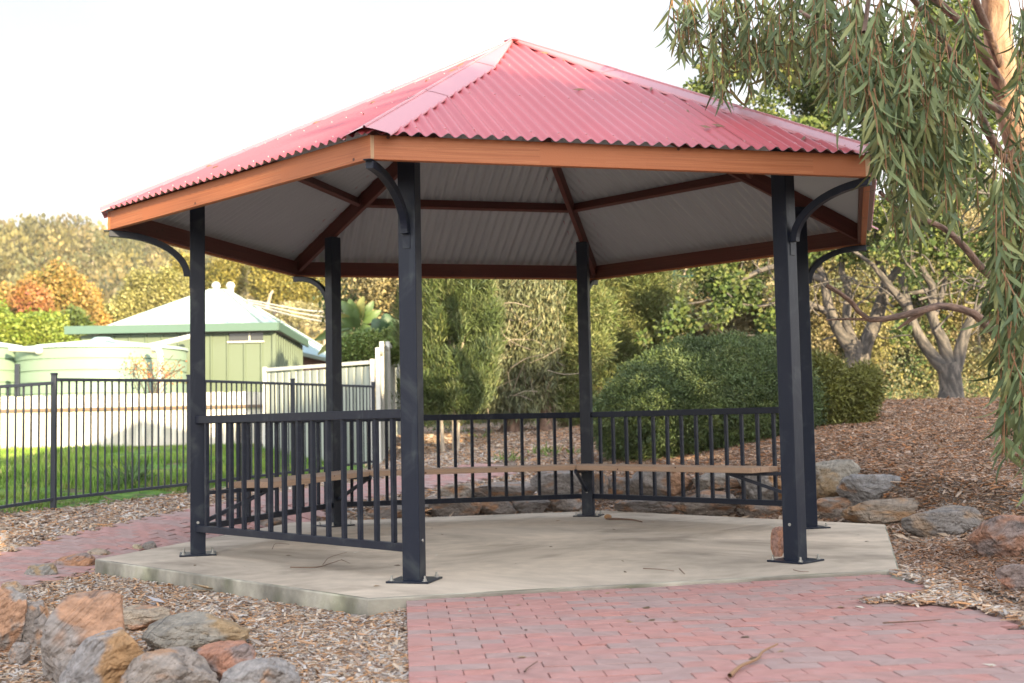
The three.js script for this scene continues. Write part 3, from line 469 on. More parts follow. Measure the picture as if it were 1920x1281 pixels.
// ---------------------------------------------------------------- tubular pool fence
{
  const F = thing('pool_fence', 'black tubular metal fence between the mulch bed and the green lawn', 'fence', [FP[1].x, height(FP[1].x, FP[1].z), FP[1].z]), o = F.position;
  const loc = v => v.clone().sub(o), y = p => height(p.x, p.z) + .02;
  const posts = []; for (let i = 0; i < FP.length; i++) posts.push(V(FP[i].x, y(FP[i]), FP[i].z));
  const tops = [1.35, 1.365, 1.335, 1.29, 1.235];
  posts.forEach((p, i) => { const a = loc(p), g = new RoundedBoxGeometry(.052, tops[i] + .08, .052, 1, .006); g.translate(a.x, a.y + tops[i] / 2 - .02, a.z); const m = part('fence_post', boxUV(g), M.fenceBlack, F); const c = new RoundedBoxGeometry(.062, .02, .062, 1, .006); c.translate(a.x, a.y + tops[i] + .02, a.z); part('post_cap', boxUV(c), M.fenceBlack, m); });
  for (let i = 0; i < posts.length - 1; i++) {
    const a = loc(posts[i]), b = loc(posts[i + 1]), d = b.clone().sub(a), n = Math.round(Math.hypot(d.x, d.z) / .094), P = new THREE.Group(); P.name = 'fence_panel'; F.add(P);
    const up = h => [a.clone().add(V(0, h, 0)), b.clone().add(V(0, h, 0))];
    const Ha = i ? tops[i] - .04 : 1.27, Hb = i ? tops[i + 1] - .04 : 1.29, t0 = a.clone().add(V(0, Ha, 0)), t1 = b.clone().add(V(0, Hb, 0)); part('top_rail', bar(t0, t1, .032, .036), M.fenceBlack, P);
    const [b0, b1] = up(.10); part('bottom_rail', bar(b0, b1, .032, .036), M.fenceBlack, P);
    for (let k = 1; k < n; k++) { const q = a.clone().addScaledVector(d, k / n); part('picket', bar(q.clone().add(V(0, .09, 0)), q.clone().add(V(0, lerp(Ha, Hb, k / n), 0)), .016, .016, V(0, 0, 1), 0), M.fenceBlack, P); }
  }
}
// ---------------------------------------------------------------- lawn and grass
{
  const pos = [], uv = [], idx = [], nz = 46, nx = 40, Z0 = -11.75, Z1 = FP[0].z + .8;
  for (let j = 0; j <= nz; j++) { const z = lerp(Z0, Z1, j / nz), xr = fenceX(z) - .12; for (let i = 0; i <= nx; i++) { const x = lerp(-13, xr, i / nx); pos.push(x, height(x, z) + .012, z); uv.push(x, z); if (i < nx && j < nz) { const a = j * (nx + 1) + i; idx.push(a, a + nx + 1, a + 1, a + 1, a + nx + 1, a + nx + 2); } } }
  seed(820);
  struct('lawn', geo(pos, idx, uv), std({ map: dataTex(512, (u, v) => { const k = tn(u, v, 14, 2, 5), b = smoothstep(tn(u, v, 4, 8, 4), .02, .3); return [lerp(.30, .36, b) + k * .3, lerp(.44, .33, b) + k * .3, lerp(.14, .24, b) + k * .2]; }, .5, .5), roughness: 1 }));
  const tuft = []; for (let i = 0; i < 9; i++) { const a = rr(0, 6.28), l = rr(.10, .22), bx = rr(-.05, .05), bz = rr(-.05, .05), w = rr(.004, .008), b = rr(.03, .12), cx = Math.cos(a), sz = Math.sin(a); tuft.push(geo([bx - sz * w, 0, bz + cx * w, bx + sz * w, 0, bz - cx * w, bx + cx * b * .4 - sz * w * .8, l * .6, bz + sz * b * .4 + cx * w * .8, bx + cx * b * .4 + sz * w * .8, l * .6, bz + sz * b * .4 - cx * w * .8, bx + cx * b, l, bz + sz * b], [0, 1, 2, 1, 3, 2, 2, 3, 4])); }
  const N = 19000, im = new THREE.InstancedMesh(merge(tuft), leafMat({ color: 0xffffff, roughness: .7 }), N), m = new THREE.Matrix4(), q = new THREE.Quaternion(), c = new THREE.Color();
  for (let i = 0; i < N;) { const z = rr(Z0, Z1), x = lerp(fenceX(z) - .05, -12.5, Math.pow(rnd(), 1.2)); const bare = fbm(x * .9, 3, z * .9, 3) + .3 * smoothstep(x, fenceX(z) - .7, fenceX(z)); if (bare > .05 && rnd() < .9) { continue; } const tall = (.6 + .7 * smoothstep(fbm(x * .5, 8, z * .5, 2), -.2, .3)) * lerp(.72, .5, smoothstep(-z, 9, 11.5)) - .35 * smoothstep(x, fenceX(z) - 1.2, fenceX(z)), s = rr(.6, 1.2) * tall; q.setFromEuler(new THREE.Euler(rr(-.2, .2), rr(0, 6.28), rr(-.2, .2))); m.compose(V(x, height(x, z), z), q, V(s * 1.2, s, s * 1.2)); im.setMatrixAt(i, m); const k = rr(.7, 1.3), dry = rnd() < .05 + .3 * smoothstep(x, fenceX(z) - .8, fenceX(z)) ? 1 : 0; const pt = smoothstep(fbm(x * .7 + 5, 1, z * .7, 3), -.15, .25); c.setRGB(lerp(lerp(.15, .26, pt), .38, dry) * k, lerp(lerp(.27, .36, pt), .32, dry) * k, lerp(lerp(.035, .055, pt), .16, dry) * k); im.setColorAt(i, c); i++; }
  im.name = 'grass'; im.userData = { kind: 'stuff', label: 'bright green uncut grass behind the black tubular fence', category: 'grass' }; scene.add(im);
}
// ---------------------------------------------------------------- buildings, tanks and back fences on the left
const ribTex = null;
M.shedWall = std({ color: lin(.13, .168, .115), roughness: .5 }); M.shedTrim = std({ color: lin(.085, .15, .12), roughness: .45 });
M.paleRoof = std({ color: lin(.42, .53, .50), roughness: .42 }); M.blueRoof = std({ color: lin(.30, .42, .46), roughness: .45 });
M.cream = std({ color: lin(.36, .39, .35), roughness: .55 }); M.whitePaint = std({ color: lin(.62, .61, .57), roughness: .5 });
M.tank = std({ color: lin(.235, .33, .25), roughness: .5 }); M.glass = new THREE.MeshPhysicalMaterial({ color: lin(.05, .055, .06), roughness: .08, metalness: 0 });
seed(840);
M.paling = std({ map: dataTex(256, (u, v) => { const k = .80 + tn(u, v, 8, 3, 5) * .25; return [k * 1.02, k * .99, k * .93]; }, 1, .3), roughness: .8 });
// a wall of trapezoid-ribbed sheet from a to b (base points), height h; ribs are real folds
function ribbed(a, b, h, pitch, depth, out, wRib = .3) {
  const L = a.distanceTo(b), d = b.clone().sub(a).normalize(), n = Math.max(1, Math.round(L / pitch)), p = L / n, prof = []; for (let i = 0; i < n; i++) { const s = i * p; prof.push([s, 0], [s + p * (1 - wRib) * .92, 0], [s + p * (1 - wRib), depth], [s + p * .96, depth]); } prof.push([L, 0]);
  const pos = [], idx = [], uv = []; prof.forEach(([s, o], i) => { const q = a.clone().addScaledVector(d, s).addScaledVector(out, o); pos.push(q.x, q.y, q.z, q.x, q.y + h, q.z); uv.push(s, 0, s, h); if (i) { const k = (i - 1) * 2; idx.push(k, k + 2, k + 1, k + 1, k + 2, k + 3); } });
  const g = geo(pos, idx, uv).toNonIndexed(); g.computeVertexNormals(); return g;
}
{ // low cream paling fence with its rail, behind the lawn
  const z = -11.85, x0 = at(-170, 760, 22).x, x1 = at(700, 760, 22).x, yb = .55, yt = at(150, 741, 22).y, yr = at(150, 768, 22).y - yb;
  const F = thing('paling_fence', 'low cream paling fence with a brown rail behind the lawn', 'fence', [x0, yb, z]);
  seed(850); const n = Math.round((x1 - x0) / .105); M.railWood = std({ map: woodTex('rgb(112,98,86)', 'rgb(70,50,38)', .5, 2, 9), roughness: .85 });
  const gs = [0, 1, 2].map(() => boxUV(new RoundedBoxGeometry(.099, 1, .016, 1, .003)));
  for (let i = 0; i < n; i++) { const m = part('paling', gs[i % 3], M.paling, F); m.position.set((i + .5) * .105, (yt - yb) / 2 + rr(-.012, .012), rr(-.004, .004)); m.scale.y = yt - yb; m.rotation.z = rr(-.008, .008); }
  part('rail', bar(V(0, yr, .038), V(x1 - x0, yr, .038), .055, .045), M.railWood, F); part('rail', bar(V(0, .12, .038), V(x1 - x0, .12, .038), .05, .045), M.railWood, F);
}
{ // cream sheet metal fence beside the gap: one bay facing, four stepping away
  const A = at(497, 745, 21.2), B = at(706, 745, 19.3), yt = 2.0; A.y = B.y = .15;
  const F = thing('sheet_fence', 'cream sheet metal fence with a corner, right of the green shed', 'fence', [B.x, .15, B.z]), l = v => v.clone().sub(F.position), out = V(0, 0, 1);
  const bay = (a, b, h, i) => { const P = new THREE.Group(); P.name = 'fence_bay'; F.add(P); const o = b.clone().sub(a).setY(0).normalize().cross(V(0, 1, 0)).negate(); part('sheet', ribbed(a.clone().add(V(0, .08, 0)), b.clone().add(V(0, .08, 0)), h - .14, .19, .035, o, .42), M.cream, P); part('top_rail', bar(a.clone().add(V(0, h, 0)), b.clone().add(V(0, h, 0)), .06, .055), M.whitePaint, P); part('bottom_rail', bar(a.clone().add(V(0, .06, 0)), b.clone().add(V(0, .06, 0)), .06, .055), M.whitePaint, P); for (const q of [a, b]) part('fence_post', bar(q.clone().add(V(0, -.4, 0)), q.clone().add(V(0, h + .05, 0)), .07, .07, V(0, 0, 1)), M.whitePaint, P); };
  bay(l(A), l(B.clone().add(V(-.06, 0, 0))), 1.83, 0);
  let p = B.clone(), rise = [.0, .14, .26, .30, .36]; const steps = [[716, 664, 20.2], [727, 656, 21.6], [737, 655, 23.0], [746, 658, 24.6]];
  let prev = B.clone().add(V(.03, 0, .02)), py = .15; steps.forEach(([px, y, D], i) => { const q = at(px, y, D), h = 1.83, base = q.y - h; const a = prev.clone().setY(base), b = q.clone().setY(base); bay(l(a), l(b.clone().addScaledVector(b.clone().sub(a).normalize(), -.05)), h, i + 1); prev = q.clone(); });
}
{ // green shed
  const D = 26, zL = at(300, 700, D).z, x0 = at(152, 620, D).x, x1 = at(513, 620, D).x, yb = .9, yt = at(500, 622, D).y;
  const S = thing('shed', 'pale green metal shed with dark green gutter and a high narrow window', 'shed', [(x0 + x1) / 2, yb, zL]), cx = (x0 + x1) / 2, l = (x, y, z) => V(x - cx, y - yb, z - zL);
  const wz = zL - 4.2, xs = at(562, 640, D + 4).x, wx0 = at(428, 630, D).x, wx1 = at(492, 630, D).x, wy1 = yt - .01, wy0 = at(460, 641, D).y;
  part('front_wall', merge([ribbed(l(x0, yb, zL), l(wx0, yb, zL), yt - yb, .34, .028, V(0, 0, 1), .12), ribbed(l(wx1, yb, zL), l(x1, yb, zL), yt - yb, .34, .028, V(0, 0, 1), .12), ribbed(l(wx0, yb, zL), l(wx1, yb, zL), wy0 - yb, .34, .028, V(0, 0, 1), .12)]), M.shedWall, S);
  part('side_wall', ribbed(l(x1, yb, zL), l(xs, yb, wz), yt - yb, .34, .028, V(1, 0, 0).normalize(), .12), M.shedWall, S);
  part('corner_flashing', bar(l(x1, yb, zL + .012), l(x1, yt, zL + .012), .08, .08, V(0, 0, 1)), M.shedWall, S);
  const wn = new THREE.Group(); wn.name = 'window'; S.add(wn); { const g = new THREE.BoxGeometry(wx1 - wx0, wy1 - wy0, .02); const c = l((wx0 + wx1) / 2, (wy0 + wy1) / 2, zL - .02); g.translate(c.x, c.y, c.z); part('pane', g, M.glass, wn); part('sill', bar(l(wx0 - .03, wy0, zL + .03), l(wx1 + .03, wy0, zL + .03), .035, .07), M.whitePaint, wn); part('mullion', bar(l((wx0 * .4 + wx1 * .6), wy0, zL), l((wx0 * .4 + wx1 * .6), wy1, zL), .03, .03, V(0, 0, 1)), M.whitePaint, wn); }
  const rg = new THREE.BufferGeometry(); const e0 = l(x0 - .15, yt + .1, zL + .2), e1 = l(x1 + .1, yt + .1, zL + .2), e2 = l(xs + .1, yt + .02, wz), e3 = l(x0 - .15, yt + .02, wz);
  part('roof', geo([e0.x, e0.y, e0.z, e1.x, e1.y, e1.z, e2.x, e2.y, e2.z, e3.x, e3.y, e3.z], [0, 1, 2, 0, 2, 3]), M.shedTrim, S);
  part('gutter', bar(e0.clone().add(V(-.12, -.01, .06)), e1.clone().add(V(.03, -.01, .06)), .17, .12), M.shedTrim, S);
  part('barge', bar(e1.clone().add(V(.02, .0, .05)), e2.clone().add(V(.05, 0, 0)), .17, .05), M.shedTrim, S);
  const fl = l(x0, yb, zL); part('end_wall', ribbed(l(x0, yb, wz), l(x0, yb, zL), yt - yb, .34, .028, V(-1, 0, 0), .12), M.shedWall, S);
  // the slanting white pipe from the gutter to the tank
  const q = thing('drain_pipe', 'white pipe slanting down from the shed gutter to the right end of the tank', 'pipe', at(358, 631, 25.4)), o = q.position; part('pipe', wire([V(0, 0, 0), at(320, 640, 24.8).sub(o), at(272, 651, 24.0).sub(o)], .055, 8, 8), M.whitePaint, q); const cg = new THREE.SphereGeometry(.06, 10, 8); part('elbow', cg, M.whitePaint, q);
}
{ // house with a hipped roof behind the shed
  const D = 44, f = (px, py, dd = 0) => at(px, py, D + dd), E0 = f(40, 650), E1 = f(560, 660), ey = E1.y; E0.y = ey;
  const H = thing('house', 'house with pale blue-green hipped metal roof and two roof vents behind the shed', 'house', [(E0.x + E1.x) / 2, 1, E1.z]), o = H.position, l = v => v.clone().sub(o);
  const E2 = f(655, 662, 9); E2.y = ey; const E3 = V(E0.x + 1, ey, E2.z), T0 = f(392, 545, 5), T1 = f(424, 545, 5);
  const face = (name, a, b, c, d, mat) => { const g = d ? geo([...a.toArray(), ...b.toArray(), ...c.toArray(), ...d.toArray()], [0, 1, 2, 0, 2, 3]) : geo([...a.toArray(), ...b.toArray(), ...c.toArray()], [0, 1, 2]); return part(name, g, mat, H); };
  // corrugated faces: battens of real ribs laid up the slope
  const ribsOn = (a, b, t0, t1, mat, par) => { const gs = [], n = 26; for (let i = 1; i < n; i++) { const s = i / n, p = a.clone().lerp(b, s); const ta = s < .5 ? a : b; const tx = t0.clone().lerp(t1, s); const k = s < .45 ? s / .45 : s > .55 ? (1 - s) / .45 : 1; const q = p.clone().lerp(tx, k * .98); if (p.distanceTo(q) > .2) gs.push(bar(p.clone().add(V(0, .012, 0)), q.add(V(0, .012, 0)), .025, .05, V(0, 1, 0), 0)); } part('roof_ribs', merge(gs), mat, par); };
  const rf = face('roof_front', l(E0), l(E1), l(T1), l(T0), M.paleRoof); ribsOn(l(E0), l(E1), l(T0), l(T1), M.paleRoof, rf);
  const rs = face('roof_side', l(E1), l(E2), l(T1), null, M.blueRoof); ribsOn(l(E1), l(E2), l(T1), l(T1), M.blueRoof, rs);
  face('roof_back', l(E2), l(E3), l(T0), l(T1), M.paleRoof); face('roof_side', l(E3), l(E0), l(T0), null, M.paleRoof);
  for (const [a, b] of [[E0, T0], [E1, T1], [E2, T1], [T0, T1]]) part('ridge_cap', bar(l(a).add(V(0, .03, 0)), l(b).add(V(0, .03, 0)), .05, .22, V(0, 1, 0), .01), M.paleRoof, H);
  for (const [a, b] of [[E0, E1], [E1, E2]]) part('gutter', bar(l(a).add(V(0, -.06, 0)), l(b).add(V(0, -.06, 0)), .14, .12), M.shedTrim, H);
  const bw = std({ map: canvasTex(256, 128, (g, w, h) => { g.fillStyle = 'rgb(150,138,126)'; g.fillRect(0, 0, w, h); for (let j = 0; j < 8; j++) for (let i = -1; i < 6; i++) { const k = rr(.8, 1.1); g.fillStyle = `rgb(${140 * k},${88 * k},${70 * k})`; g.fillRect(i * 50 + (j % 2) * 25, j * 16, 46, 13); } }, .9, 1.4), roughness: .9 });
  for (const [a, b] of [[E0, E1], [E1, E2]]) { const A = l(a).multiplyScalar(.93), B = l(b).multiplyScalar(.93), y1 = ey - o.y; const g = geo([A.x, -1, A.z, B.x, -1, B.z, B.x, y1, B.z, A.x, y1, A.z], [0, 1, 2, 0, 2, 3], [0, 0, A.distanceTo(B), 0, A.distanceTo(B), y1 + 1, 0, y1 + 1]); part('brick_wall', g, bw, H); }
  for (const px of [405, 432]) { const p = l(f(px, 546, 5)), g = merge([new THREE.CylinderGeometry(.13, .13, .3, 12), place(new THREE.SphereGeometry(.18, 12, 8, 0, 6.3, 0, 1.9), V(0, .2, 0))]); const m = part('roof_vent', g, M.whitePaint, H); m.position.copy(p); }
}
function waterTank(px0, px1, D, yRim, yApex, label) {
  const c = at((px0 + px1) / 2, 700, D), R = (px1 - px0) / 2 / FPX * D, y0 = .6, y1 = at(300, yRim, D).y, ya = at(300, yApex, D).y;
  const T = thing('water_tank', label, 'water tank', [c.x, y0, c.z], 0, 'pale green corrugated rainwater tanks'), prof = [], H = y1 - y0, n = 9;
  for (let i = 0; i < n; i++) { const a = i / n * H, h = H / n; prof.push(new THREE.Vector2(R, a), new THREE.Vector2(R, a + h * .82), new THREE.Vector2(R - .025, a + h * .88), new THREE.Vector2(R - .025, a + h * .95)); } prof.push(new THREE.Vector2(R, H));
  const g = new THREE.LatheGeometry(prof, 64); part('tank_wall', toCreasedNormals(g, .5), M.tank, T);
  const rp = [[R + .03, H - .02], [R + .03, H + .03]]; for (let i = 1; i <= 10; i++) { const t = i / 10; rp.push([R * (1 - t) + .28 * t, H + .03 + (ya - y1 - .1) * Math.pow(t, 1.25)]); }
  part('tank_roof', toCreasedNormals(new THREE.LatheGeometry(rp.map(p => new THREE.Vector2(...p)), 48), .5), M.paleRoof, T);
  for (let i = 0; i < 12; i++) { const a = i / 12 * 6.283; part('roof_rib', bar(V(Math.cos(a) * (R - .05), H + .04, Math.sin(a) * (R - .05)), V(Math.cos(a) * .3, H + .0 + (ya - y1 - .06), Math.sin(a) * .3), .02, .03), M.paleRoof, T); }
  const cap = new THREE.CylinderGeometry(.16, .34, .13, 16); cap.translate(0, H + ya - y1 - .05, 0); part('tank_cap', cap, M.blueRoof, T); return T;
}
waterTank(38, 345, 24.4, 656, 632, 'pale green ribbed rainwater tank with a conical roof right in front of the shed');
waterTank(-250, 46, 24.0, 648, 618, 'pale green ribbed rainwater tank cut off by the left edge of the photo');
{ const q = thing('down_pipe', 'white pipe with a bent top standing at the front of the tank', 'pipe', at(300, 745, 22.7)), o = q.position; part('pipe', wire([V(0, -.4, 0), V(0, .4, 0), at(300, 668, 22.7).sub(o), at(298, 658, 22.75).sub(o), at(288, 655, 22.9).sub(o)], .062, 9, 24), M.whitePaint, q); }
{ const q = thing('inlet_pipe', 'short white pipe joining the two green tanks at the top', 'pipe', at(38, 655, 23.0)), o = q.position; part('pipe', wire([V(-.2, .01, 0), V(0, 0, 0), at(70, 657, 22.9).sub(o)], .055, 8, 8), M.whitePaint, q); const g = new THREE.SphereGeometry(.085, 10, 8); g.translate(...at(72, 657, 22.9).sub(o).toArray()); part('elbow', g, M.whitePaint, q); }
{ const q = thing('gate_post', 'dark post standing between the two tanks behind the pale fence', 'post', at(32, 742, 22.4)); part('post', bar(V(0, -.5, 0), V(0, .58, 0), .08, .08, V(0, 0, 1)), M.fenceBlack, q); }
for (const [i, dy] of [[0, 0], [1, 9], [2, 18]]) { const a = at(462, 562 + dy * .4, 44), b = at(660, 588 + dy * 1.2, 60), m = a.clone().lerp(b, .5).add(V(0, -.12, 0)); const t = thing('overhead_wire', ['uppermost', 'middle', 'lowest'][i] + ' of three overhead wires running right from the house roof', 'wire', a, 0, 'overhead wires'); part('cable', wire([V(0, 0, 0), m.sub(a), b.sub(a)], .028, 5, 16), M.whitePaint, t); }
{ const b = at(1267, 600, 25), t = thing('green_pole', 'green metal pole with a crossarm rising behind the wattle', 'pole', [b.x, .9, b.z]); part('pole', bar(V(0, 0, 0), V(0, at(1267, 492, 25).y - .9, 0), .085, .085, V(0, 0, 1)), std({ color: lin(.06, .19, .15), roughness: .5 }), t); const ya = at(1267, 517, 25).y - .9; part('crossarm', bar(V(.04, ya, 0), V(.75, ya - .02, .0), .05, .05), t.children[0].material, t); }
// ---------------------------------------------------------------- foliage
// leaf geometries: a spray is a small bunch of real leaf faces that is scattered through a crown
const leafFace = (L, W, bend = .2) => geo([0, 0, 0, W, L * .42, .12 * W + bend * L * .1, 0, L * .5, -.12 * W, -W, L * .42, .12 * W + bend * L * .1, 0, L, bend * L], [0, 1, 2, 0, 2, 3, 1, 4, 2, 2, 4, 3]);
function orient(g, dir, spin, pos) { const q = new THREE.Quaternion().setFromUnitVectors(V(0, 1, 0), dir.clone().normalize()).multiply(new THREE.Quaternion().setFromAxisAngle(V(0, 1, 0), spin)); return g.applyMatrix4(new THREE.Matrix4().compose(pos, q, V(1, 1, 1))); }
const ball = () => { let v; do v = V(rr(-1, 1), rr(-1, 1), rr(-1, 1)); while (v.lengthSq() > 1); return v; };
function spray(sd, n, L, W, R, mode) {
  seed(sd); const gs = [];
  for (let i = 0; i < n; i++) {
    const p = ball().multiplyScalar(R); let d = ball();
    if (mode === 'up') { p.x *= .45; p.z *= .45; d = V(p.x * 2 + rr(-.35, .35) * R, R * rr(.7, 1.4), p.z * 2 + rr(-.35, .35) * R); }
    else if (mode === 'hang') d = V(rr(-.6, .6), -1, rr(-.6, .6));
    else if (mode === 'out') d = p.clone().multiplyScalar(1 / R).add(V(0, .4, 0)).add(ball().multiplyScalar(.5));
    gs.push(orient(leafFace(L * rr(.7, 1.25), W * rr(.75, 1.2), rr(-.2, .35)), d, rr(0, 6.28), p));
  }
  return merge(gs);
}
const SPRAY = { broad: spray(11, 14, .085, .032, .17), needle: spray(12, 40, .11, .0075, .20, 'up'), wattle: spray(13, 44, .10, .0085, .24, 'out'), gum: spray(14, 46, .105, .011, .26, 'hang'), fine: spray(15, 46, .055, .0075, .10, 'out'), far: spray(16, 60, .20, .085, .75), mid: spray(17, 64, .09, .032, .42), shade: spray(18, 26, .42, .16, .65) };
M.leaf = leafMat({ color: 0xffffff, roughness: .62 });
M.leafGloss = leafMat({ color: 0xffffff, roughness: .45 });
M.leafThin = new THREE.MeshPhysicalMaterial({ color: 0xffffff, roughness: .9, side: THREE.DoubleSide, transmission: .35, thickness: 0 });
// a crown: sprays through the outer part of each lump, with gaps; lumps are [centre, radii, count]
function crown(parent, lumps, o) {
  const list = [], org = o.origin || V(0, 0, 0), ph = rnd() * 90;
  if (o.sub) { const L2 = []; for (const [c, r, n] of lumps) { L2.push([c, V(r.x * .8, r.y * .8, r.z * .8), Math.round(n * .4)]); for (let j = 0; j < o.sub; j++) { const v = ball().normalize().multiplyScalar(rr(.55, 1.05)), f = rr(.28, .5); L2.push([V(c.x + v.x * r.x, c.y + v.y * r.y, c.z + v.z * r.z), V(r.x * f, r.y * f, r.z * f), Math.ceil(n * .6 / o.sub)]); } } lumps = L2; }
  for (const [c, r, n] of lumps) for (let i = 0, t = 0; i < n && t < n * 6; t++) {
    const v = ball(); if (v.lengthSq() < (o.core ?? .2) * rnd()) continue;
    const p = V(c.x + v.x * r.x, c.y + v.y * r.y, c.z + v.z * r.z), k = fbm(p.x * (o.gf || .9) + ph, p.y * (o.gf || .9), p.z * (o.gf || .9), 3);
    if (k < (o.gap ?? -.12)) { if (rnd() < .5) i++; continue; }
    list.push([p, v, k]); i++;
  }
  const im = new THREE.InstancedMesh(o.geo, o.mat || M.leaf, list.length), m = new THREE.Matrix4(), q = new THREE.Quaternion(), col = new THREE.Color();
  list.forEach(([p, v, k], i) => {
    const s = rr(o.s0 || .7, o.s1 || 1.3); q.setFromEuler(o.upright ? new THREE.Euler(rr(-.5, .5) + v.z * .5, rr(0, 6.28), rr(-.5, .5) - v.x * .5) : new THREE.Euler(rr(0, 6.28), rr(0, 6.28), rr(0, 6.28)));
    m.compose(p.clone().sub(org), q, V(s, s, s)); im.setMatrixAt(i, m);
    const c = o.colors[Math.floor(clamp(rnd() * .7 + .3 * (.5 + k * 1.6), 0, .999) * o.colors.length)], b = rr(.72, 1.3); col.setRGB(c[0] * b, c[1] * b, c[2] * b * rr(.8, 1.15)); im.setColorAt(i, col);
  });
  im.name = o.name || 'crown'; im.userData.kind = 'stuff'; parent.add(im); return im;
}
const bark = (a, b, s, rx = 1.5) => { seed(s); return std({ map: dataTex(256, (u, v) => { const k = smoothstep(tn(u, v, 7, s, 5) + .25 * tn(u * 3 % 1, v, 30, s + 3, 2), -.3, .35); return [0, 1, 2].map(i => Math.pow(lerp(a[i], b[i], k), 1 / 2.2)); }, rx, rx * .5), roughness: .9, bumpMap: coarseBump, bumpScale: .015 }); };
M.barkGrey = bark([.06, .055, .052], [.185, .16, .14], 41); M.barkRed = bark([.10, .062, .048], [.27, .17, .125], 42); M.barkPale = bark([.34, .28, .21], [.55, .47, .38], 43, 1); M.barkGum = bark([.20, .11, .065], [.44, .30, .195], 44, .8); M.barkDark = bark([.07, .055, .045], [.20, .16, .13], 45);
const G = { deep: [[.035, .075, .022], [.05, .10, .028], [.065, .125, .032], [.09, .15, .04]], tea: [[.055, .085, .034], [.075, .11, .036], [.10, .135, .042], [.14, .16, .06]], wattle: [[.075, .105, .032], [.105, .135, .04], [.14, .165, .05], [.185, .19, .07]], greygum: [[.105, .125, .07], [.14, .16, .085], [.175, .19, .10], [.24, .22, .12]], yellow: [[.15, .145, .045], [.19, .175, .055], [.225, .20, .07], [.26, .22, .09]], pale: [[.15, .15, .04], [.22, .21, .07], [.30, .28, .10]], orange: [[.20, .14, .04], [.26, .165, .045], [.29, .18, .05], [.20, .16, .045], [.15, .15, .035]], lime: [[.045, .09, .018], [.075, .13, .022], [.125, .175, .03], [.19, .215, .05]], hedge: [[.045, .075, .026], [.068, .105, .034], [.095, .138, .042], [.135, .17, .055]], hedgeY: [[.10, .11, .022], [.14, .145, .028], [.18, .18, .04]], straw: [[.24, .20, .10], [.29, .235, .12], [.21, .185, .085], [.17, .155, .07]], euc: [[.12, .16, .066], [.155, .195, .08], [.19, .228, .098], [.22, .235, .09], [.085, .12, .055]] };
const onG = (px, D, dy = 0) => { const p = at(px, 780, D); p.y = height(p.x, p.z) + dy; return p; };
const pxm = D => D / FPX;                                        // metres per photo pixel at a distance
// lumps placed in a thing: [px, py, radius px x, radius px y, count, depth offset]
const lumps = (list, D) => list.map(([px, py, rx, ry, n, dz = 0]) => [at(px, py, D + dz), V(rx * pxm(D), ry * pxm(D), Math.min(rx, ry * 1.4) * pxm(D) * .9), n]);
function plant(name, label, category, px, D, stems, lump, o, group) {
  seed(o.seed || px); const b = onG(px, D), T = thing(name, label, category, b, 0, group);
  stems.forEach(s => { const pts = s.pts.map(([x, y, dz = 0]) => at(x, y, D + dz).sub(b)); if (!s.name) pts[0].y = Math.min(pts[0].y, -.05); part(s.name || 'trunk', limb(pts, s.r0, s.r1, { seg: s.seg || 8, rough: .2, step: .25, flare: s.flare || 0 }), o.bark || M.barkRed, T); });
  if (lump.length) crown(T, lumps(lump, D), { ...o, origin: b }); return T;
}
// --- hill with its wood
{
  const crest = x => 12 + 24 * smoothstep(-x, -20, 95) + 3.5 * fbm(x * .03, 2, 0, 3), hz = (x, z) => 1.2 + crest(x) * Math.pow(smoothstep(-z, 85, 260), .85) + 3 * fbm(x * .02, z * .02, 4, 3);
  const pos = [], idx = [], uv = [], nx = 70, nz = 50; for (let j = 0; j <= nz; j++) for (let i = 0; i <= nx; i++) { const x = lerp(-190, 190, i / nx), z = lerp(-70, -330, j / nz); pos.push(x, j ? hz(x, z) : -1, z); uv.push(x, z); if (i < nx && j < nz) { const a = j * (nx + 1) + i; idx.push(a, a + 1, a + nx + 1, a + 1, a + nx + 2, a + nx + 1); } }
  seed(1000); struct('hill', geo(pos, idx, uv), std({ map: dataTex(256, (u, v) => { const k = .5 + tn(u, v, 10, 3, 5) * .6; return [k * .95, k * .88, k * .62]; }, .02, .02), roughness: 1 }));
  const N = 4600, g = spray(1001, 150, .5, .2, 2.1, 'out'), im = new THREE.InstancedMesh(g, M.leaf, N), m = new THREE.Matrix4(), q = new THREE.Quaternion(), c = new THREE.Color(), cols = [[.105, .10, .035], [.14, .125, .04], [.085, .088, .035], [.18, .145, .05], [.12, .10, .045], [.07, .08, .035]], tr = [];
  for (let i = 0; i < N; i++) { const z = -lerp(95, 285, Math.sqrt(rnd())), w = 60 - z * .42, x = i < 3400 ? rr(-w - 12, w * .9) : rr(-w - 80, -w - 8), s = rr(.7, 1.7), y = hz(x, z); q.setFromEuler(new THREE.Euler(rr(-.3, .3), rr(0, 6.28), rr(-.3, .3))); const sy = s * rr(.85, 1.35); m.compose(V(x, y + 2.2 + sy * 1.4, z), q, V(s, sy, s)); im.setMatrixAt(i, m); const k = cols[Math.floor(rnd() * 6)], b = rr(.7, 1.35); c.setRGB(k[0] * b, k[1] * b, k[2] * b * 1.1); im.setColorAt(i, c); if (i % 5 === 0) { const t = new THREE.CylinderGeometry(.07, .17, 3.4 * s, 5); t.rotateZ(rr(-.25, .25)); t.translate(x + rr(-2, 2), y + 1.6 * s, z + 2); tr.push(t); } }
  im.name = 'hill_wood'; im.userData = { kind: 'stuff', label: 'olive green wood covering the far hill on the left', category: 'wood' }; scene.add(im);
  const tm = part('hill_trunks', merge(tr), M.barkPale, scene, 'stuff'); tm.userData.label = 'pale bare trunks standing among the wood on the hill'; tm.userData.category = 'tree trunks';
}
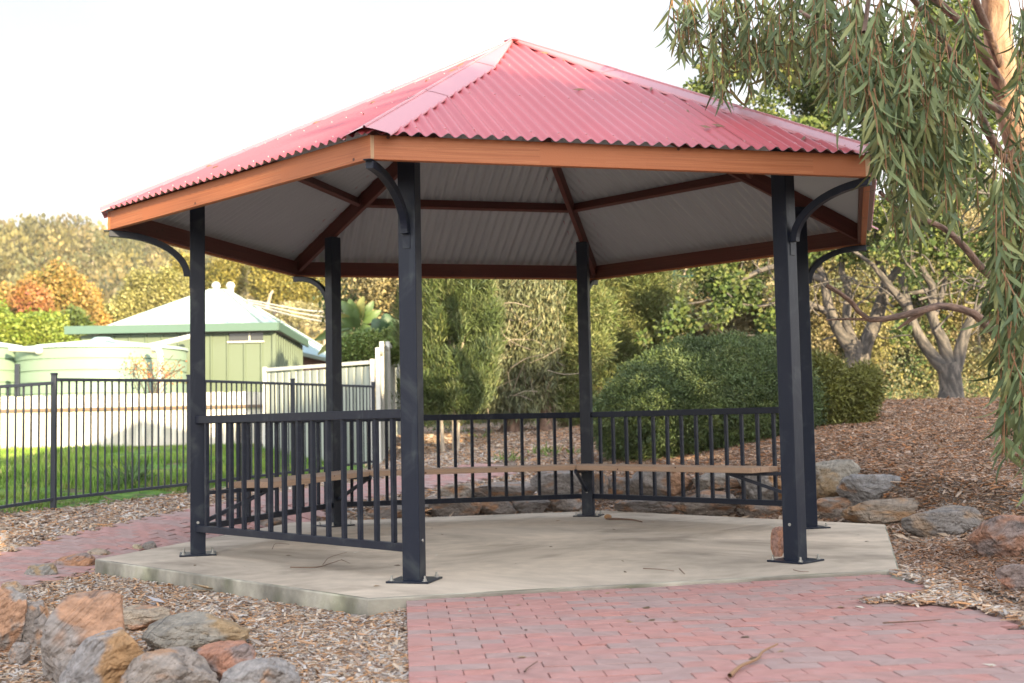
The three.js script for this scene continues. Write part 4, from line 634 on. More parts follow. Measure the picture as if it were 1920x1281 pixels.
// --- trees and bushes left of the pavilion, beyond the shed
const midO = { sub: 6, geo: SPRAY.far, s0: .45, s1: .95, core: .45, gap: -.16, gf: .35 };
plant('autumn_tree', 'broad orange and yellow autumn tree behind the tanks at the left edge', 'tree', 60, 62, [{ pts: [[60, 770], [62, 650], [70, 560]], r0: .35, r1: .1 }], [[20, 600, 60, 50, 330], [75, 560, 50, 44, 330], [120, 540, 38, 34, 210], [145, 575, 34, 40, 190], [-20, 580, 60, 60, 300], [95, 610, 60, 40, 260]], { ...midO, colors: G.orange, bark: M.barkDark, seed: 1 });
plant('red_tree', 'small patch of red autumn leaves in front of the orange tree', 'tree', 55, 58, [{ pts: [[55, 770], [55, 640], [56, 580]], r0: .15, r1: .05 }], [[52, 560, 24, 16, 60], [70, 572, 14, 12, 36]], { ...midO, colors: [[.30, .10, .05], [.32, .14, .05], [.26, .14, .04]], bark: M.barkDark, seed: 2 });
plant('green_bush', 'large green bush standing behind the left water tank', 'bush', 40, 42, [{ pts: [[40, 760], [40, 680], [42, 640]], r0: .2, r1: .06 }], [[20, 640, 60, 46, 420], [75, 630, 44, 36, 300], [-30, 625, 50, 44, 300]], { ...midO, s0: .35, s1: .7, colors: [[.10, .16, .02], [.14, .20, .025], [.18, .22, .03]], bark: M.barkDark, seed: 3 });
plant('dark_bush', 'dark green bush between the green bush and the shed roof', 'bush', 128, 44, [{ pts: [[128, 760], [128, 680], [128, 640]], r0: .2, r1: .06 }], [[128, 625, 34, 36, 300], [108, 645, 28, 24, 150]], { ...midO, s0: .35, s1: .7, colors: [[.05, .085, .015], [.075, .11, .02], [.10, .13, .02]], bark: M.barkDark, seed: 4 });
plant('orange_tree', 'narrow orange tree between the autumn tree and the pale yellow tree', 'tree', 163, 64, [{ pts: [[163, 770], [163, 650], [163, 590]], r0: .2, r1: .06 }], [[160, 580, 22, 28, 110], [172, 606, 18, 18, 60]], { ...midO, colors: [[.30, .18, .04], [.36, .21, .05], [.28, .21, .05]], bark: M.barkDark, seed: 5 });
plant('pale_tree', 'pale yellow-green feathery tree right behind the house roof', 'tree', 280, 72, [{ pts: [[280, 770], [280, 650], [282, 570]], r0: .3, r1: .08 }], [[240, 580, 38, 30, 220], [290, 555, 40, 34, 280], [325, 550, 32, 34, 220], [215, 596, 22, 20, 90]], { ...midO, colors: G.pale, bark: M.barkPale, seed: 6 });
for (const [i, px, D, l, lab, tr] of [[0, 365, 82, [[360, 540, 40, 50, 420], [335, 555, 34, 46, 300], [390, 535, 32, 34, 220]], 'yellow-green tree seen just left of the roof vents', []], [1, 440, 80, [[430, 520, 34, 34, 300], [460, 545, 38, 40, 380], [405, 545, 26, 30, 200]], 'yellow-green tree standing right behind the roof vents', [[478, 560, 8]]], [2, 530, 78, [[505, 530, 32, 42, 340], [545, 545, 36, 46, 420], [580, 555, 30, 44, 320]], 'largest yellow-green tree, with a leaning pale limb, beyond the house', []], [3, 610, 86, [[600, 560, 34, 40, 300], [640, 575, 26, 30, 180]], 'yellow-green tree behind the rear left post', []]])
  plant('yellow_tree', lab, 'tree', px, D, [{ pts: [[px, 770], [px, 640], [px + 4, 560]], r0: .35, r1: .1 }, ...(i === 2 ? [{ name: 'branch', pts: [[515, 590], [525, 560], [540, 535]], r0: .14, r1: .07 }, { name: 'branch', pts: [[500, 580, -3], [508, 550, -3], [512, 545, -3]], r0: .14, r1: .07 }] : [])], l, { ...midO, gap: -.10, gf: .28, colors: [[.13, .12, .018], [.18, .155, .025], [.22, .185, .035], [.08, .085, .018]], bark: M.barkPale, seed: 20 + i }, 'yellow-green trees beyond the house');
plant('dry_scrub', 'pale straw coloured scrub below the yellow-green trees right of the house roof', 'scrub', 600, 68, [], [[560, 590, 40, 14, 160], [620, 592, 44, 16, 200], [690, 560, 40, 14, 160], [680, 600, 50, 40, 300]], { ...midO, s0: .3, s1: .6, colors: [[.34, .30, .18], [.40, .36, .22], [.24, .23, .10]], seed: 30 });
for (const [i, px, w, lab] of [[0, 668, 1, 'white-trunked gum beyond the plants, left one of two between the posts'], [1, 716, 1, 'white-trunked gum beyond the plants, right one of two between the posts']]) plant('white_gum', lab, 'tree', px, 95, [{ pts: [[px, 700], [px + 3, 590], [px - 2, 545], [px + 2, 510]], r0: .28, r1: .12 }, { name: 'branch', pts: [[px + 2, 570], [px + 16, 545], [px + 20, 520]], r0: .16, r1: .06 }], [[px, 505, 36, 24, 90], [px + 22, 530, 22, 18, 50], [px + 8, 480, 50, 30, 100]], { ...midO, colors: [[.16, .16, .08], [.22, .21, .11]], bark: std({ color: lin(.62, .56, .46) }), seed: 33 + i }, 'white-trunked gums on the hillside');
// the plants with paddle leaves in front of the house
function paddlePlant(label, px, D, leaves, tint) {
  const b = onG(px, D), T = thing('paddle_plant', label, 'plant', b), mats = tint.map(c => new THREE.MeshPhysicalMaterial({ color: lin(...c), roughness: .5, side: THREE.DoubleSide })); seed(px);
  leaves.forEach(([bx, by, tx, ty, w, dz = 0], i) => {
    const p0 = at(px + (bx - px) * .2, 700, D).sub(b), p1 = at(bx, by, D + dz * .4).sub(b), p2 = at(tx, ty, D + dz).sub(b), L = p1.distanceTo(p2), dir = p2.clone().sub(p1), side = dir.clone().cross(V(rr(-.4, .4), rr(-.2, .2), 1)).normalize(), n = side.clone().cross(dir).normalize(), pos = [], idx = [], S = 12, W = w * 1.35 * pxm(D) / 2;
    for (let k = 0; k <= S; k++) { const t = k / S, wd = W * Math.pow(Math.sin(Math.PI * Math.pow(t, .75) * .96 + .05), .7), c = p1.clone().addScaledVector(dir, t).addScaledVector(V(0, -1, 0), L * .18 * t * t).addScaledVector(n, L * .12 * Math.sin(t * 3)); for (const [s, h] of [[-1, .22], [-.5, .1], [0, 0], [.5, .1], [1, .22]]) { const rag = Math.abs(s) === 1 && k % 2 ? .82 : 1; const q = c.clone().addScaledVector(side, s * wd * rag).addScaledVector(n, h * wd); pos.push(q.x, q.y, q.z); } if (k < S) for (let j = 0; j < 4; j++) { const a = k * 5 + j; idx.push(a, a + 1, a + 5, a + 1, a + 6, a + 5); } }
    const lf = part('leaf', geo(pos, idx), mats[i % mats.length], T); part('stalk', limb([p0, p0.clone().lerp(p1, .6).add(V(0, .05, 0)), p1, p1.clone().addScaledVector(dir, .5)], .035, .008, { seg: 5, rough: .05 }), mats[0], lf);
  }); return T;
}
paddlePlant('tall plant with big upright paddle leaves behind the cream fence by the rear left post', 668, 24, [[668, 600, 640, 555, 17], [672, 598, 655, 552, 17], [676, 600, 682, 546, 16], [680, 602, 700, 556, 14], [682, 606, 714, 574, 15], [664, 606, 622, 580, 14], [660, 612, 606, 614, 15], [662, 616, 590, 625, 16], [664, 622, 596, 652, 14], [670, 610, 640, 590, 16, -.3], [676, 620, 700, 610, 15, -.3], [660, 628, 626, 660, 13, -.2], [672, 615, 666, 570, 15, -.3]], [[.07, .12, .035], [.09, .145, .04], [.16, .17, .045]]);
paddlePlant('dark green plant with broad paddle leaves beside the front left post', 726, 23, [[722, 630, 700, 590, 26], [728, 625, 722, 580, 26], [732, 630, 752, 590, 26], [720, 640, 690, 625, 26], [732, 640, 760, 622, 26], [724, 650, 700, 655, 26], [730, 650, 744, 640, 26]], [[.03, .075, .03], [.045, .095, .04]]);
plant('low_hedge', 'low bright green leafy hedge behind the top of the cream fence', 'hedge', 690, 22.6, [], [[660, 662, 26, 14, 170], [700, 655, 34, 16, 240], [735, 650, 26, 18, 180]], { geo: SPRAY.mid, s0: .35, s1: .7, colors: [[.09, .15, .03], [.13, .19, .04], [.17, .21, .05]], seed: 41 });
{ // bare vine with orange leaves at the tank
  seed(52); const b = at(285, 760, 22.6), T = thing('vine', 'straggly bare vine with orange leaves in front of the right tank', 'vine', b), tips = []; for (let i = 0; i < 16; i++) { const x = rr(240, 350), t = at(x, rr(665, 700), 22.5 + rr(-.1, .3)).sub(b), m = t.clone().multiplyScalar(.5).add(V(rr(-.2, .2), .05, 0)); part('twig', wire([V(rr(-.3, .3), -.3, 0), m, t], .006, 4, 8), M.barkRed, T); tips.push([t.clone().lerp(m, .4).add(b), V(.2, .18, .12), 7]); } crown(T, tips, { geo: spray(53, 3, .04, .016, .12), origin: b, colors: [[.42, .18, .04], [.36, .12, .05], [.30, .2, .06]], name: 'leaves', gap: -.9 });
}
for (const [i, px, py, s, lab] of [[0, 236, 918, 1.3, 'tall green weed clump growing through the bottom of the tubular fence'], [1, 262, 912, .8, 'smaller green weed clump right of the tall clump at the fence'], [2, 205, 922, .5, 'low weed tuft left of the tall clump at the fence']]) { seed(60 + i); const b = ground(px, py), T = thing('weed_clump', lab, 'weed', b), gs = []; for (let k = 0; k < 60; k++) { const a = rr(0, 6.28), l = rr(.12, .42) * s, o = rr(.03, .2) * s; gs.push(orient(leafFace(l, .009, rr(.1, .5)), V(Math.cos(a) * o * 2, l, Math.sin(a) * o * 2), rr(0, 6), V(Math.cos(a) * o * .5, -.01, Math.sin(a) * o * .5))); } part('blades', merge(gs), leafMat({ color: lin(.09, .17, .04) }), T, 'stuff'); }
{ seed(70); const lst = []; for (const [px, py] of [[1018, 852], [1030, 858], [962, 866], [945, 864], [900, 822], [880, 812], [838, 812], [1086, 852], [1010, 850], [1040, 850]]) { const b = ground(px, py); for (let k = 0; k < 16; k++) { const a = rr(0, 6.28), l = rr(.05, .2); lst.push(orient(leafFace(l, .012, .4), V(Math.cos(a), rr(.4, 2), Math.sin(a)), rr(0, 6), b.clone().add(V(rr(-.15, .15), 0, rr(-.15, .15))))); } } const m = part('weeds', merge(lst), leafMat({ color: lin(.16, .22, .05) }), scene, 'stuff'); m.userData.label = 'scattered small green weeds on the mulch slope behind the pavilion'; m.userData.category = 'weeds'; }
// --- trees and shrubs behind the pavilion
plant('tea_tree', 'feathery green upright shrub with thin pale stems behind the front left post', 'shrub', 852, 19.5, [{ pts: [[852, 800], [850, 700], [850, 600], [846, 500]], r0: .045, r1: .012 }, { pts: [[830, 800], [824, 720], [816, 640], [812, 560]], r0: .035, r1: .01 }, { pts: [[858, 800], [862, 720], [868, 650]], r0: .03, r1: .008 }, { name: 'branch', pts: [[851, 690], [872, 630], [880, 570]], r0: .025, r1: .008 }, { name: 'branch', pts: [[851, 660], [834, 610], [830, 540]], r0: .025, r1: .008 }],
  [[808, 560, 32, 80, 420], [850, 560, 36, 90, 520], [815, 680, 36, 70, 420], [870, 660, 34, 90, 420], [838, 720, 50, 50, 360], [892, 710, 34, 60, 260], [800, 730, 30, 50, 220], [850, 470, 40, 50, 260], [902, 610, 34, 90, 300], [892, 520, 34, 60, 260], [860, 740, 60, 40, 260], [820, 620, 36, 60, 300]], { geo: SPRAY.needle, s0: .7, s1: 1.3, upright: true, colors: G.tea, sub: 7, core: .1, gap: -.14, gf: 1.6, bark: M.barkPale, seed: 81 });
plant('tea_tree', 'second feathery green shrub, left behind the front left post and hiding the fence end', 'shrub', 775, 20.5, [{ pts: [[775, 800], [776, 700], [774, 600]], r0: .05, r1: .012 }], [[770, 600, 26, 90, 320], [778, 700, 30, 80, 360], [795, 500, 36, 60, 300]], { geo: SPRAY.needle, upright: true, colors: G.tea, sub: 7, core: .1, gap: -.14, gf: 1.6, bark: M.barkPale, seed: 82 });
plant('grey_gum_shrub', 'grey-green drooping gum with dead twigs and red-brown trunk in the middle behind the pavilion', 'tree', 960, 21.6, [{ pts: [[955, 806], [972, 760], [978, 700], [966, 620], [960, 540]], r0: .15, r1: .03, flare: .4 }, { pts: [[935, 806], [960, 775], [990, 735], [1010, 690]], r0: .05, r1: .015 }, { pts: [[1024, 806], [1024, 760], [1028, 700], [1034, 620]], r0: .13, r1: .03, flare: .4 }, { name: 'branch', pts: [[975, 720], [940, 660], [915, 600], [900, 560]], r0: .05, r1: .012 }, { name: 'branch', pts: [[970, 690], [1005, 640], [1020, 590]], r0: .05, r1: .012 }, { name: 'branch', pts: [[965, 640], [925, 620], [905, 640]], r0: .03, r1: .01 }],
  [[950, 540, 60, 50, 560], [920, 620, 44, 60, 460], [970, 610, 60, 60, 560], [930, 690, 40, 36, 260], [1000, 670, 40, 40, 280], [990, 520, 60, 60, 320], [930, 480, 60, 50, 260], [905, 740, 36, 30, 120], [950, 740, 40, 26, 90], [1000, 740, 40, 26, 90], [890, 560, 30, 80, 260], [1010, 600, 44, 80, 420], [985, 560, 50, 50, 300], [905, 660, 40, 50, 300]], { geo: SPRAY.gum, s0: .8, s1: 1.4, colors: G.greygum, sub: 7, core: .1, gap: -.06, gf: 1.1, upright: true, bark: M.barkRed, seed: 83 });
plant('wattle', 'yellow-green drooping wattle filling the gap left of the rear right post', 'shrub', 1060, 22, [{ pts: [[1060, 800], [1062, 740], [1058, 650], [1050, 560]], r0: .09, r1: .02 }, { name: 'branch', pts: [[1060, 720], [1040, 660], [1020, 600]], r0: .04, r1: .01 }],
  [[1040, 560, 50, 60, 430], [1070, 640, 56, 70, 560], [1050, 720, 50, 50, 330], [1085, 560, 50, 60, 400], [1075, 770, 40, 34, 170], [1020, 660, 36, 50, 240], [1050, 490, 60, 40, 260]], { geo: SPRAY.wattle, s0: .7, s1: 1.3, upright: true, colors: [...G.wattle, [.10, .15, .035]], sub: 8, core: .12, gap: -.10, gf: 1.3, bark: M.barkRed, seed: 84 });
plant('wattle', 'olive yellow wattle behind the round bush, right of the rear right post', 'shrub', 1170, 24, [{ pts: [[1170, 800], [1172, 720], [1166, 620], [1160, 540]], r0: .1, r1: .02 }, { name: 'branch', pts: [[1170, 690], [1200, 620], [1215, 560]], r0: .05, r1: .012 }, { name: 'branch', pts: [[1150, 640], [1164, 600], [1176, 585]], r0: .04, r1: .012 }],
  [[1130, 580, 50, 70, 460], [1180, 570, 60, 70, 540], [1160, 660, 64, 70, 520], [1230, 590, 46, 60, 330], [1125, 690, 36, 60, 240], [1190, 500, 80, 40, 330], [1215, 680, 50, 50, 260]], { geo: SPRAY.wattle, s0: .7, s1: 1.35, upright: true, colors: G.wattle, sub: 8, core: .12, gap: -.08, gf: 1.2, bark: M.barkRed, seed: 85 });
{ // dead twigs hanging in the gum shrub
  seed(87); const T = scene.children.find(o => o.name === 'grey_gum_shrub'), b = T.position, gs = [];
  for (let i = 0; i < 70; i++) { const p = at(rr(890, 1040), rr(560, 770), 21.2 + rr(-.5, .8)).sub(b), d = V(rr(-1, 1), rr(-.5, .8), rr(-.5, .5)).normalize().multiplyScalar(rr(.25, .7)); gs.push(wire([p, p.clone().addScaledVector(d, .5).add(V(0, rr(-.06, .06), 0)), p.clone().add(d)], rr(.004, .009), 4, 4)); }
  part('dead_twigs', merge(gs), M.barkPale, T, 'stuff');
}
// clipped round bush and its yellow neighbour
{
  const D = 16.3, b = onG(1330, D), T = thing('round_bush', 'dense dark green rounded bush on the mulch behind the right balustrade', 'bush', b); seed(90);
  const lm = lumps([[1320, 765, 190, 118, 4200], [1230, 785, 112, 84, 2100], [1420, 745, 120, 106, 2400], [1340, 700, 140, 62, 1800], [1180, 810, 66, 52, 460], [1400, 820, 150, 60, 700], [1290, 668, 40, 26, 130], [1370, 655, 46, 24, 150], [1240, 715, 40, 30, 140], [1440, 668, 36, 30, 120], [1150, 770, 34, 36, 140]], D);
  for (let i = 0; i < 7; i++) part('stem', limb([V(rr(-.3, .3), -.1, rr(-.2, .2)), V(rr(-.8, .8), .35, rr(-.2, .5)), V(rr(-1.2, 1.2), .9, rr(-.4, .5))], .035, .01, { seg: 6 }), M.barkDark, T);
  crown(T, lm, { geo: SPRAY.fine, origin: b, s0: .6, s1: 1.15, core: .8, gap: -.6, gf: 1.7, colors: G.hedge });
  const b2 = onG(1560, 16.6), T2 = thing('olive_bush', 'yellowish olive bush joining the right side of the round bush', 'bush', b2); seed(91);
  for (let i = 0; i < 4; i++) part('stem', limb([V(rr(-.2, .2), -.1, 0), V(rr(-.4, .4), .3, .1), V(rr(-.6, .6), .7, 0)], .03, .01, { seg: 6 }), M.barkDark, T2);
  crown(T2, lumps([[1555, 745, 78, 62, 1000], [1600, 730, 46, 44, 420], [1530, 770, 60, 56, 500], [1590, 780, 40, 34, 240], [1520, 710, 50, 40, 330]], 16.6), { geo: SPRAY.fine, origin: b2, s0: .8, s1: 1.6, core: .6, gap: -.12, gf: 2.4, colors: G.hedgeY });
}
// two pruned trees with knobbly grey limbs
const brLab = n => n;
{
  const D = 22; seed(101);
  const T = plant('pruned_tree', 'pruned broadleaf tree with a sunlit forked trunk behind the olive bush', 'tree', 1610, D, [
    { pts: [[1606, 770], [1607, 720], [1606, 670], [1598, 640]], r0: .24, r1: .17, flare: .3, seg: 12 }, { name: 'limb', pts: [[1612, 700, -.05], [1622, 650], [1640, 605], [1655, 560], [1664, 525]], r0: .16, r1: .10 }, { name: 'limb', pts: [[1600, 660], [1570, 615], [1552, 570], [1545, 520], [1520, 470], [1500, 400]], r0: .13, r1: .04 }, { name: 'limb', pts: [[1604, 650], [1586, 600], [1592, 545], [1576, 500], [1596, 440], [1580, 370]], r0: .10, r1: .03 }, { name: 'limb', pts: [[1664, 530], [1690, 500], [1720, 470], [1740, 420]], r0: .08, r1: .025 }, { name: 'limb', pts: [[1662, 530], [1650, 500], [1640, 460], [1650, 400]], r0: .08, r1: .025 }, { name: 'limb', pts: [[1560, 590], [1520, 570], [1480, 560], [1430, 575], [1390, 570]], r0: .07, r1: .02 }, { name: 'limb', pts: [[1545, 525], [1500, 510], [1450, 500], [1400, 520], [1340, 560], [1290, 570]], r0: .08, r1: .012 }, { name: 'limb', pts: [[1400, 525, .3], [1360, 580], [1320, 610], [1280, 620], [1230, 625]], r0: .035, r1: .008 }, { name: 'limb', pts: [[1500, 430], [1450, 360], [1400, 300], [1350, 240]], r0: .05, r1: .012 }, { name: 'limb', pts: [[1606, 440], [1560, 360], [1520, 280], [1480, 200]], r0: .05, r1: .012 }
  ], [[1300, 590, 70, 34, 110], [1240, 620, 40, 40, 60], [1400, 545, 60, 40, 100], [1460, 590, 50, 40, 60], [1340, 500, 60, 30, 80], [1300, 190, 50, 50, 110], [1360, 230, 70, 70, 220], [1430, 200, 80, 70, 260], [1500, 260, 80, 80, 260], [1420, 320, 90, 60, 200], [1560, 350, 80, 70, 180], [1640, 440, 70, 50, 110], [1560, 190, 80, 70, 340], [1500, 430, 50, 50, 140], [1620, 260, 90, 80, 340], [1480, 120, 90, 60, 260], [1330, 300, 60, 50, 140], [1600, 120, 80, 60, 260], [1400, 150, 80, 50, 240], [1570, 460, 50, 40, 90]], { geo: SPRAY.broad, s0: .9, s1: 1.5, colors: G.lime, mat: M.leafThin, sub: 6, core: .05, gap: .0, gf: 1.1, bark: M.barkGrey, seed: 101 });
}
{
  const D = 21; plant('pruned_tree', 'pruned broadleaf tree with a shaded grey trunk standing on the mulch crest at right', 'tree', 1785, D, [
    { pts: [[1783, 775], [1784, 740], [1780, 700], [1776, 680]], r0: .23, r1: .19, flare: .35, seg: 12 }, { name: 'limb', pts: [[1776, 700], [1740, 655], [1712, 610], [1700, 560], [1690, 510]], r0: .13, r1: .06 }, { name: 'limb', pts: [[1780, 690], [1768, 640], [1748, 595], [1750, 540], [1722, 490], [1736, 410]], r0: .13, r1: .035 }, { name: 'limb', pts: [[1790, 695], [1805, 640], [1820, 600], [1850, 560], [1870, 500]], r0: .13, r1: .04 }, { name: 'limb', pts: [[1752, 590], [1770, 540], [1775, 480], [1770, 420]], r0: .07, r1: .02 }, { name: 'limb', pts: [[1700, 570], [1670, 540], [1640, 500], [1600, 470]], r0: .09, r1: .03 }, { name: 'limb', pts: [[1740, 545], [1700, 550], [1680, 540]], r0: .05, r1: .02 }
  ], [[1700, 470, 60, 50, 70], [1760, 440, 70, 60, 130], [1830, 470, 60, 70, 130], [1700, 380, 60, 60, 90], [1800, 370, 90, 60, 150], [1860, 560, 30, 40, 40], [1690, 620, 16, 18, 10], [1750, 260, 100, 70, 340], [1850, 250, 80, 80, 320], [1690, 300, 60, 60, 200], [1740, 160, 100, 80, 340], [1860, 120, 90, 80, 320], [1690, 80, 80, 70, 260], [1880, 400, 60, 80, 200], [1800, 60, 100, 60, 280]], { geo: SPRAY.broad, s0: .9, s1: 1.5, colors: G.lime, mat: M.leafThin, sub: 6, core: .05, gap: .0, gf: 1.1, bark: M.barkGrey, seed: 102 });
}
for (const T of scene.children.filter(o => o.name.startsWith('pruned_tree'))) { // thin crooked twigs off the limbs
  seed(110); const gs = [], b = T.position, X0 = T.name === 'pruned_tree' ? [1320, 1700] : [1640, 1900], D = T.name === 'pruned_tree' ? 22 : 21;
  for (let i = 0; i < 70; i++) { let p = at(rr(...X0), rr(320, 640), D + rr(-.7, .7)).sub(b), d = V(rr(-1, 1), rr(-.2, 1), rr(-.6, .6)).normalize(), pts = [p]; const n = 5, st = rr(.12, .28); for (let k = 0; k < n; k++) { d = d.clone().add(V(rr(-.6, .6), rr(-.4, .6), rr(-.5, .5))).normalize(); p = p.clone().addScaledVector(d, st); pts.push(p); } gs.push(limb(pts, rr(.012, .026), .005, { seg: 5, step: .12, rough: .3 })); }
  part('twigs', merge(gs), M.barkGrey, T, 'stuff');
}
// sunlit wood behind: slender trees in rows
{
  seed(120); const kinds = [[G.straw, M.barkGrey, SPRAY.mid], [G.yellow, M.barkPale, SPRAY.mid], [G.greygum, M.barkPale, SPRAY.mid], [[...G.wattle, ...G.deep], M.barkDark, SPRAY.mid]], protos = [];
  const mk = (x, z, k, h) => { const [cols, bk, sg] = kinds[k], b = V(x, height(x, z), z), T = thing('background_tree', 'slender tree of the sunlit wood behind the pruned trees and wattles', 'tree', b, 0, 'slender trees of the wood behind the pavilion'); part('trunk', limb([V(0, -.2, 0), V(rr(-.3, .3), h * .4, rr(-.2, .2)), V(rr(-.7, .7), h * .9, rr(-.3, .3))], .062, .02, { seg: 7, step: .4 }), bk, T); for (let i = 0; i < 3; i++) part('branch', limb([V(0, h * rr(.3, .5), 0), V(rr(-.8, .8), h * .65, rr(-.4, .4)), V(rr(-1.3, 1.3), h * .85, rr(-.6, .6))], .045, .012, { seg: 5, step: .4 }), bk, T); const L = []; for (let i = 0; i < 7; i++) L.push([V(b.x + rr(-1.2, 1.2), b.y + h * rr(.3, .95), b.z + rr(-.8, .8)), V(rr(.6, 1.1), rr(.5, 1), rr(.6, 1)), 70]); L.push([V(b.x, b.y + .7, b.z), V(1.5, .8, .9), 90]); crown(T, L, { geo: sg, origin: b, s0: .55, s1: 1.05, colors: cols, core: .1, gap: -.1, gf: .9 }); protos.push(T); return T; };
  for (let i = 0; i < 8; i++) { const p = at(1560 + i * 48, 780, 33); mk(p.x, p.z, i % 4, rr(4.2, 5.8)); }
  for (const [px, D] of [[1500, 36], [1545, 42], [1620, 41], [1690, 38], [1730, 45], [1800, 40], [1870, 43], [1930, 37], [1420, 38], [1340, 40], [1270, 36], [1220, 42], [1130, 34], [1070, 38], [1000, 36], [930, 34], [870, 37], [800, 32], [760, 36], [1460, 47], [1660, 50], [1780, 52], [1900, 52], [1960, 46], [1580, 54], [1100, 46], [980, 46], [880, 46], [1320, 50]]) { const p = at(px, 780, D), c = protos[Math.floor(rnd() * 8)].clone(); c.name = numbered('background_tree'); c.position.set(p.x, height(p.x, p.z), p.z); c.rotation.y = rnd() * 6.28; const s = rr(.9, 1.35) * (px > 1550 ? .92 : 1.1); c.scale.set(s, s, s); scene.add(c); }
  const us = []; const gsrc = []; for (let i = 0; i < 900; i++) { const D = rr(26, 40), p = at(rr(780, 1990), 780, D); gsrc.push([V(p.x, height(p.x, p.z) + rr(0, .5), p.z), V(.4, .25, .4), 1]); }
  const U = crown(scene, gsrc, { geo: SPRAY.mid, s0: .35, s1: .85, colors: [...G.straw, ...G.yellow, ...G.deep], gap: -.9, name: 'undergrowth' }); U.userData = { kind: 'stuff', label: 'low straw and yellow undergrowth under the wood behind the mulch crest', category: 'undergrowth' };
}
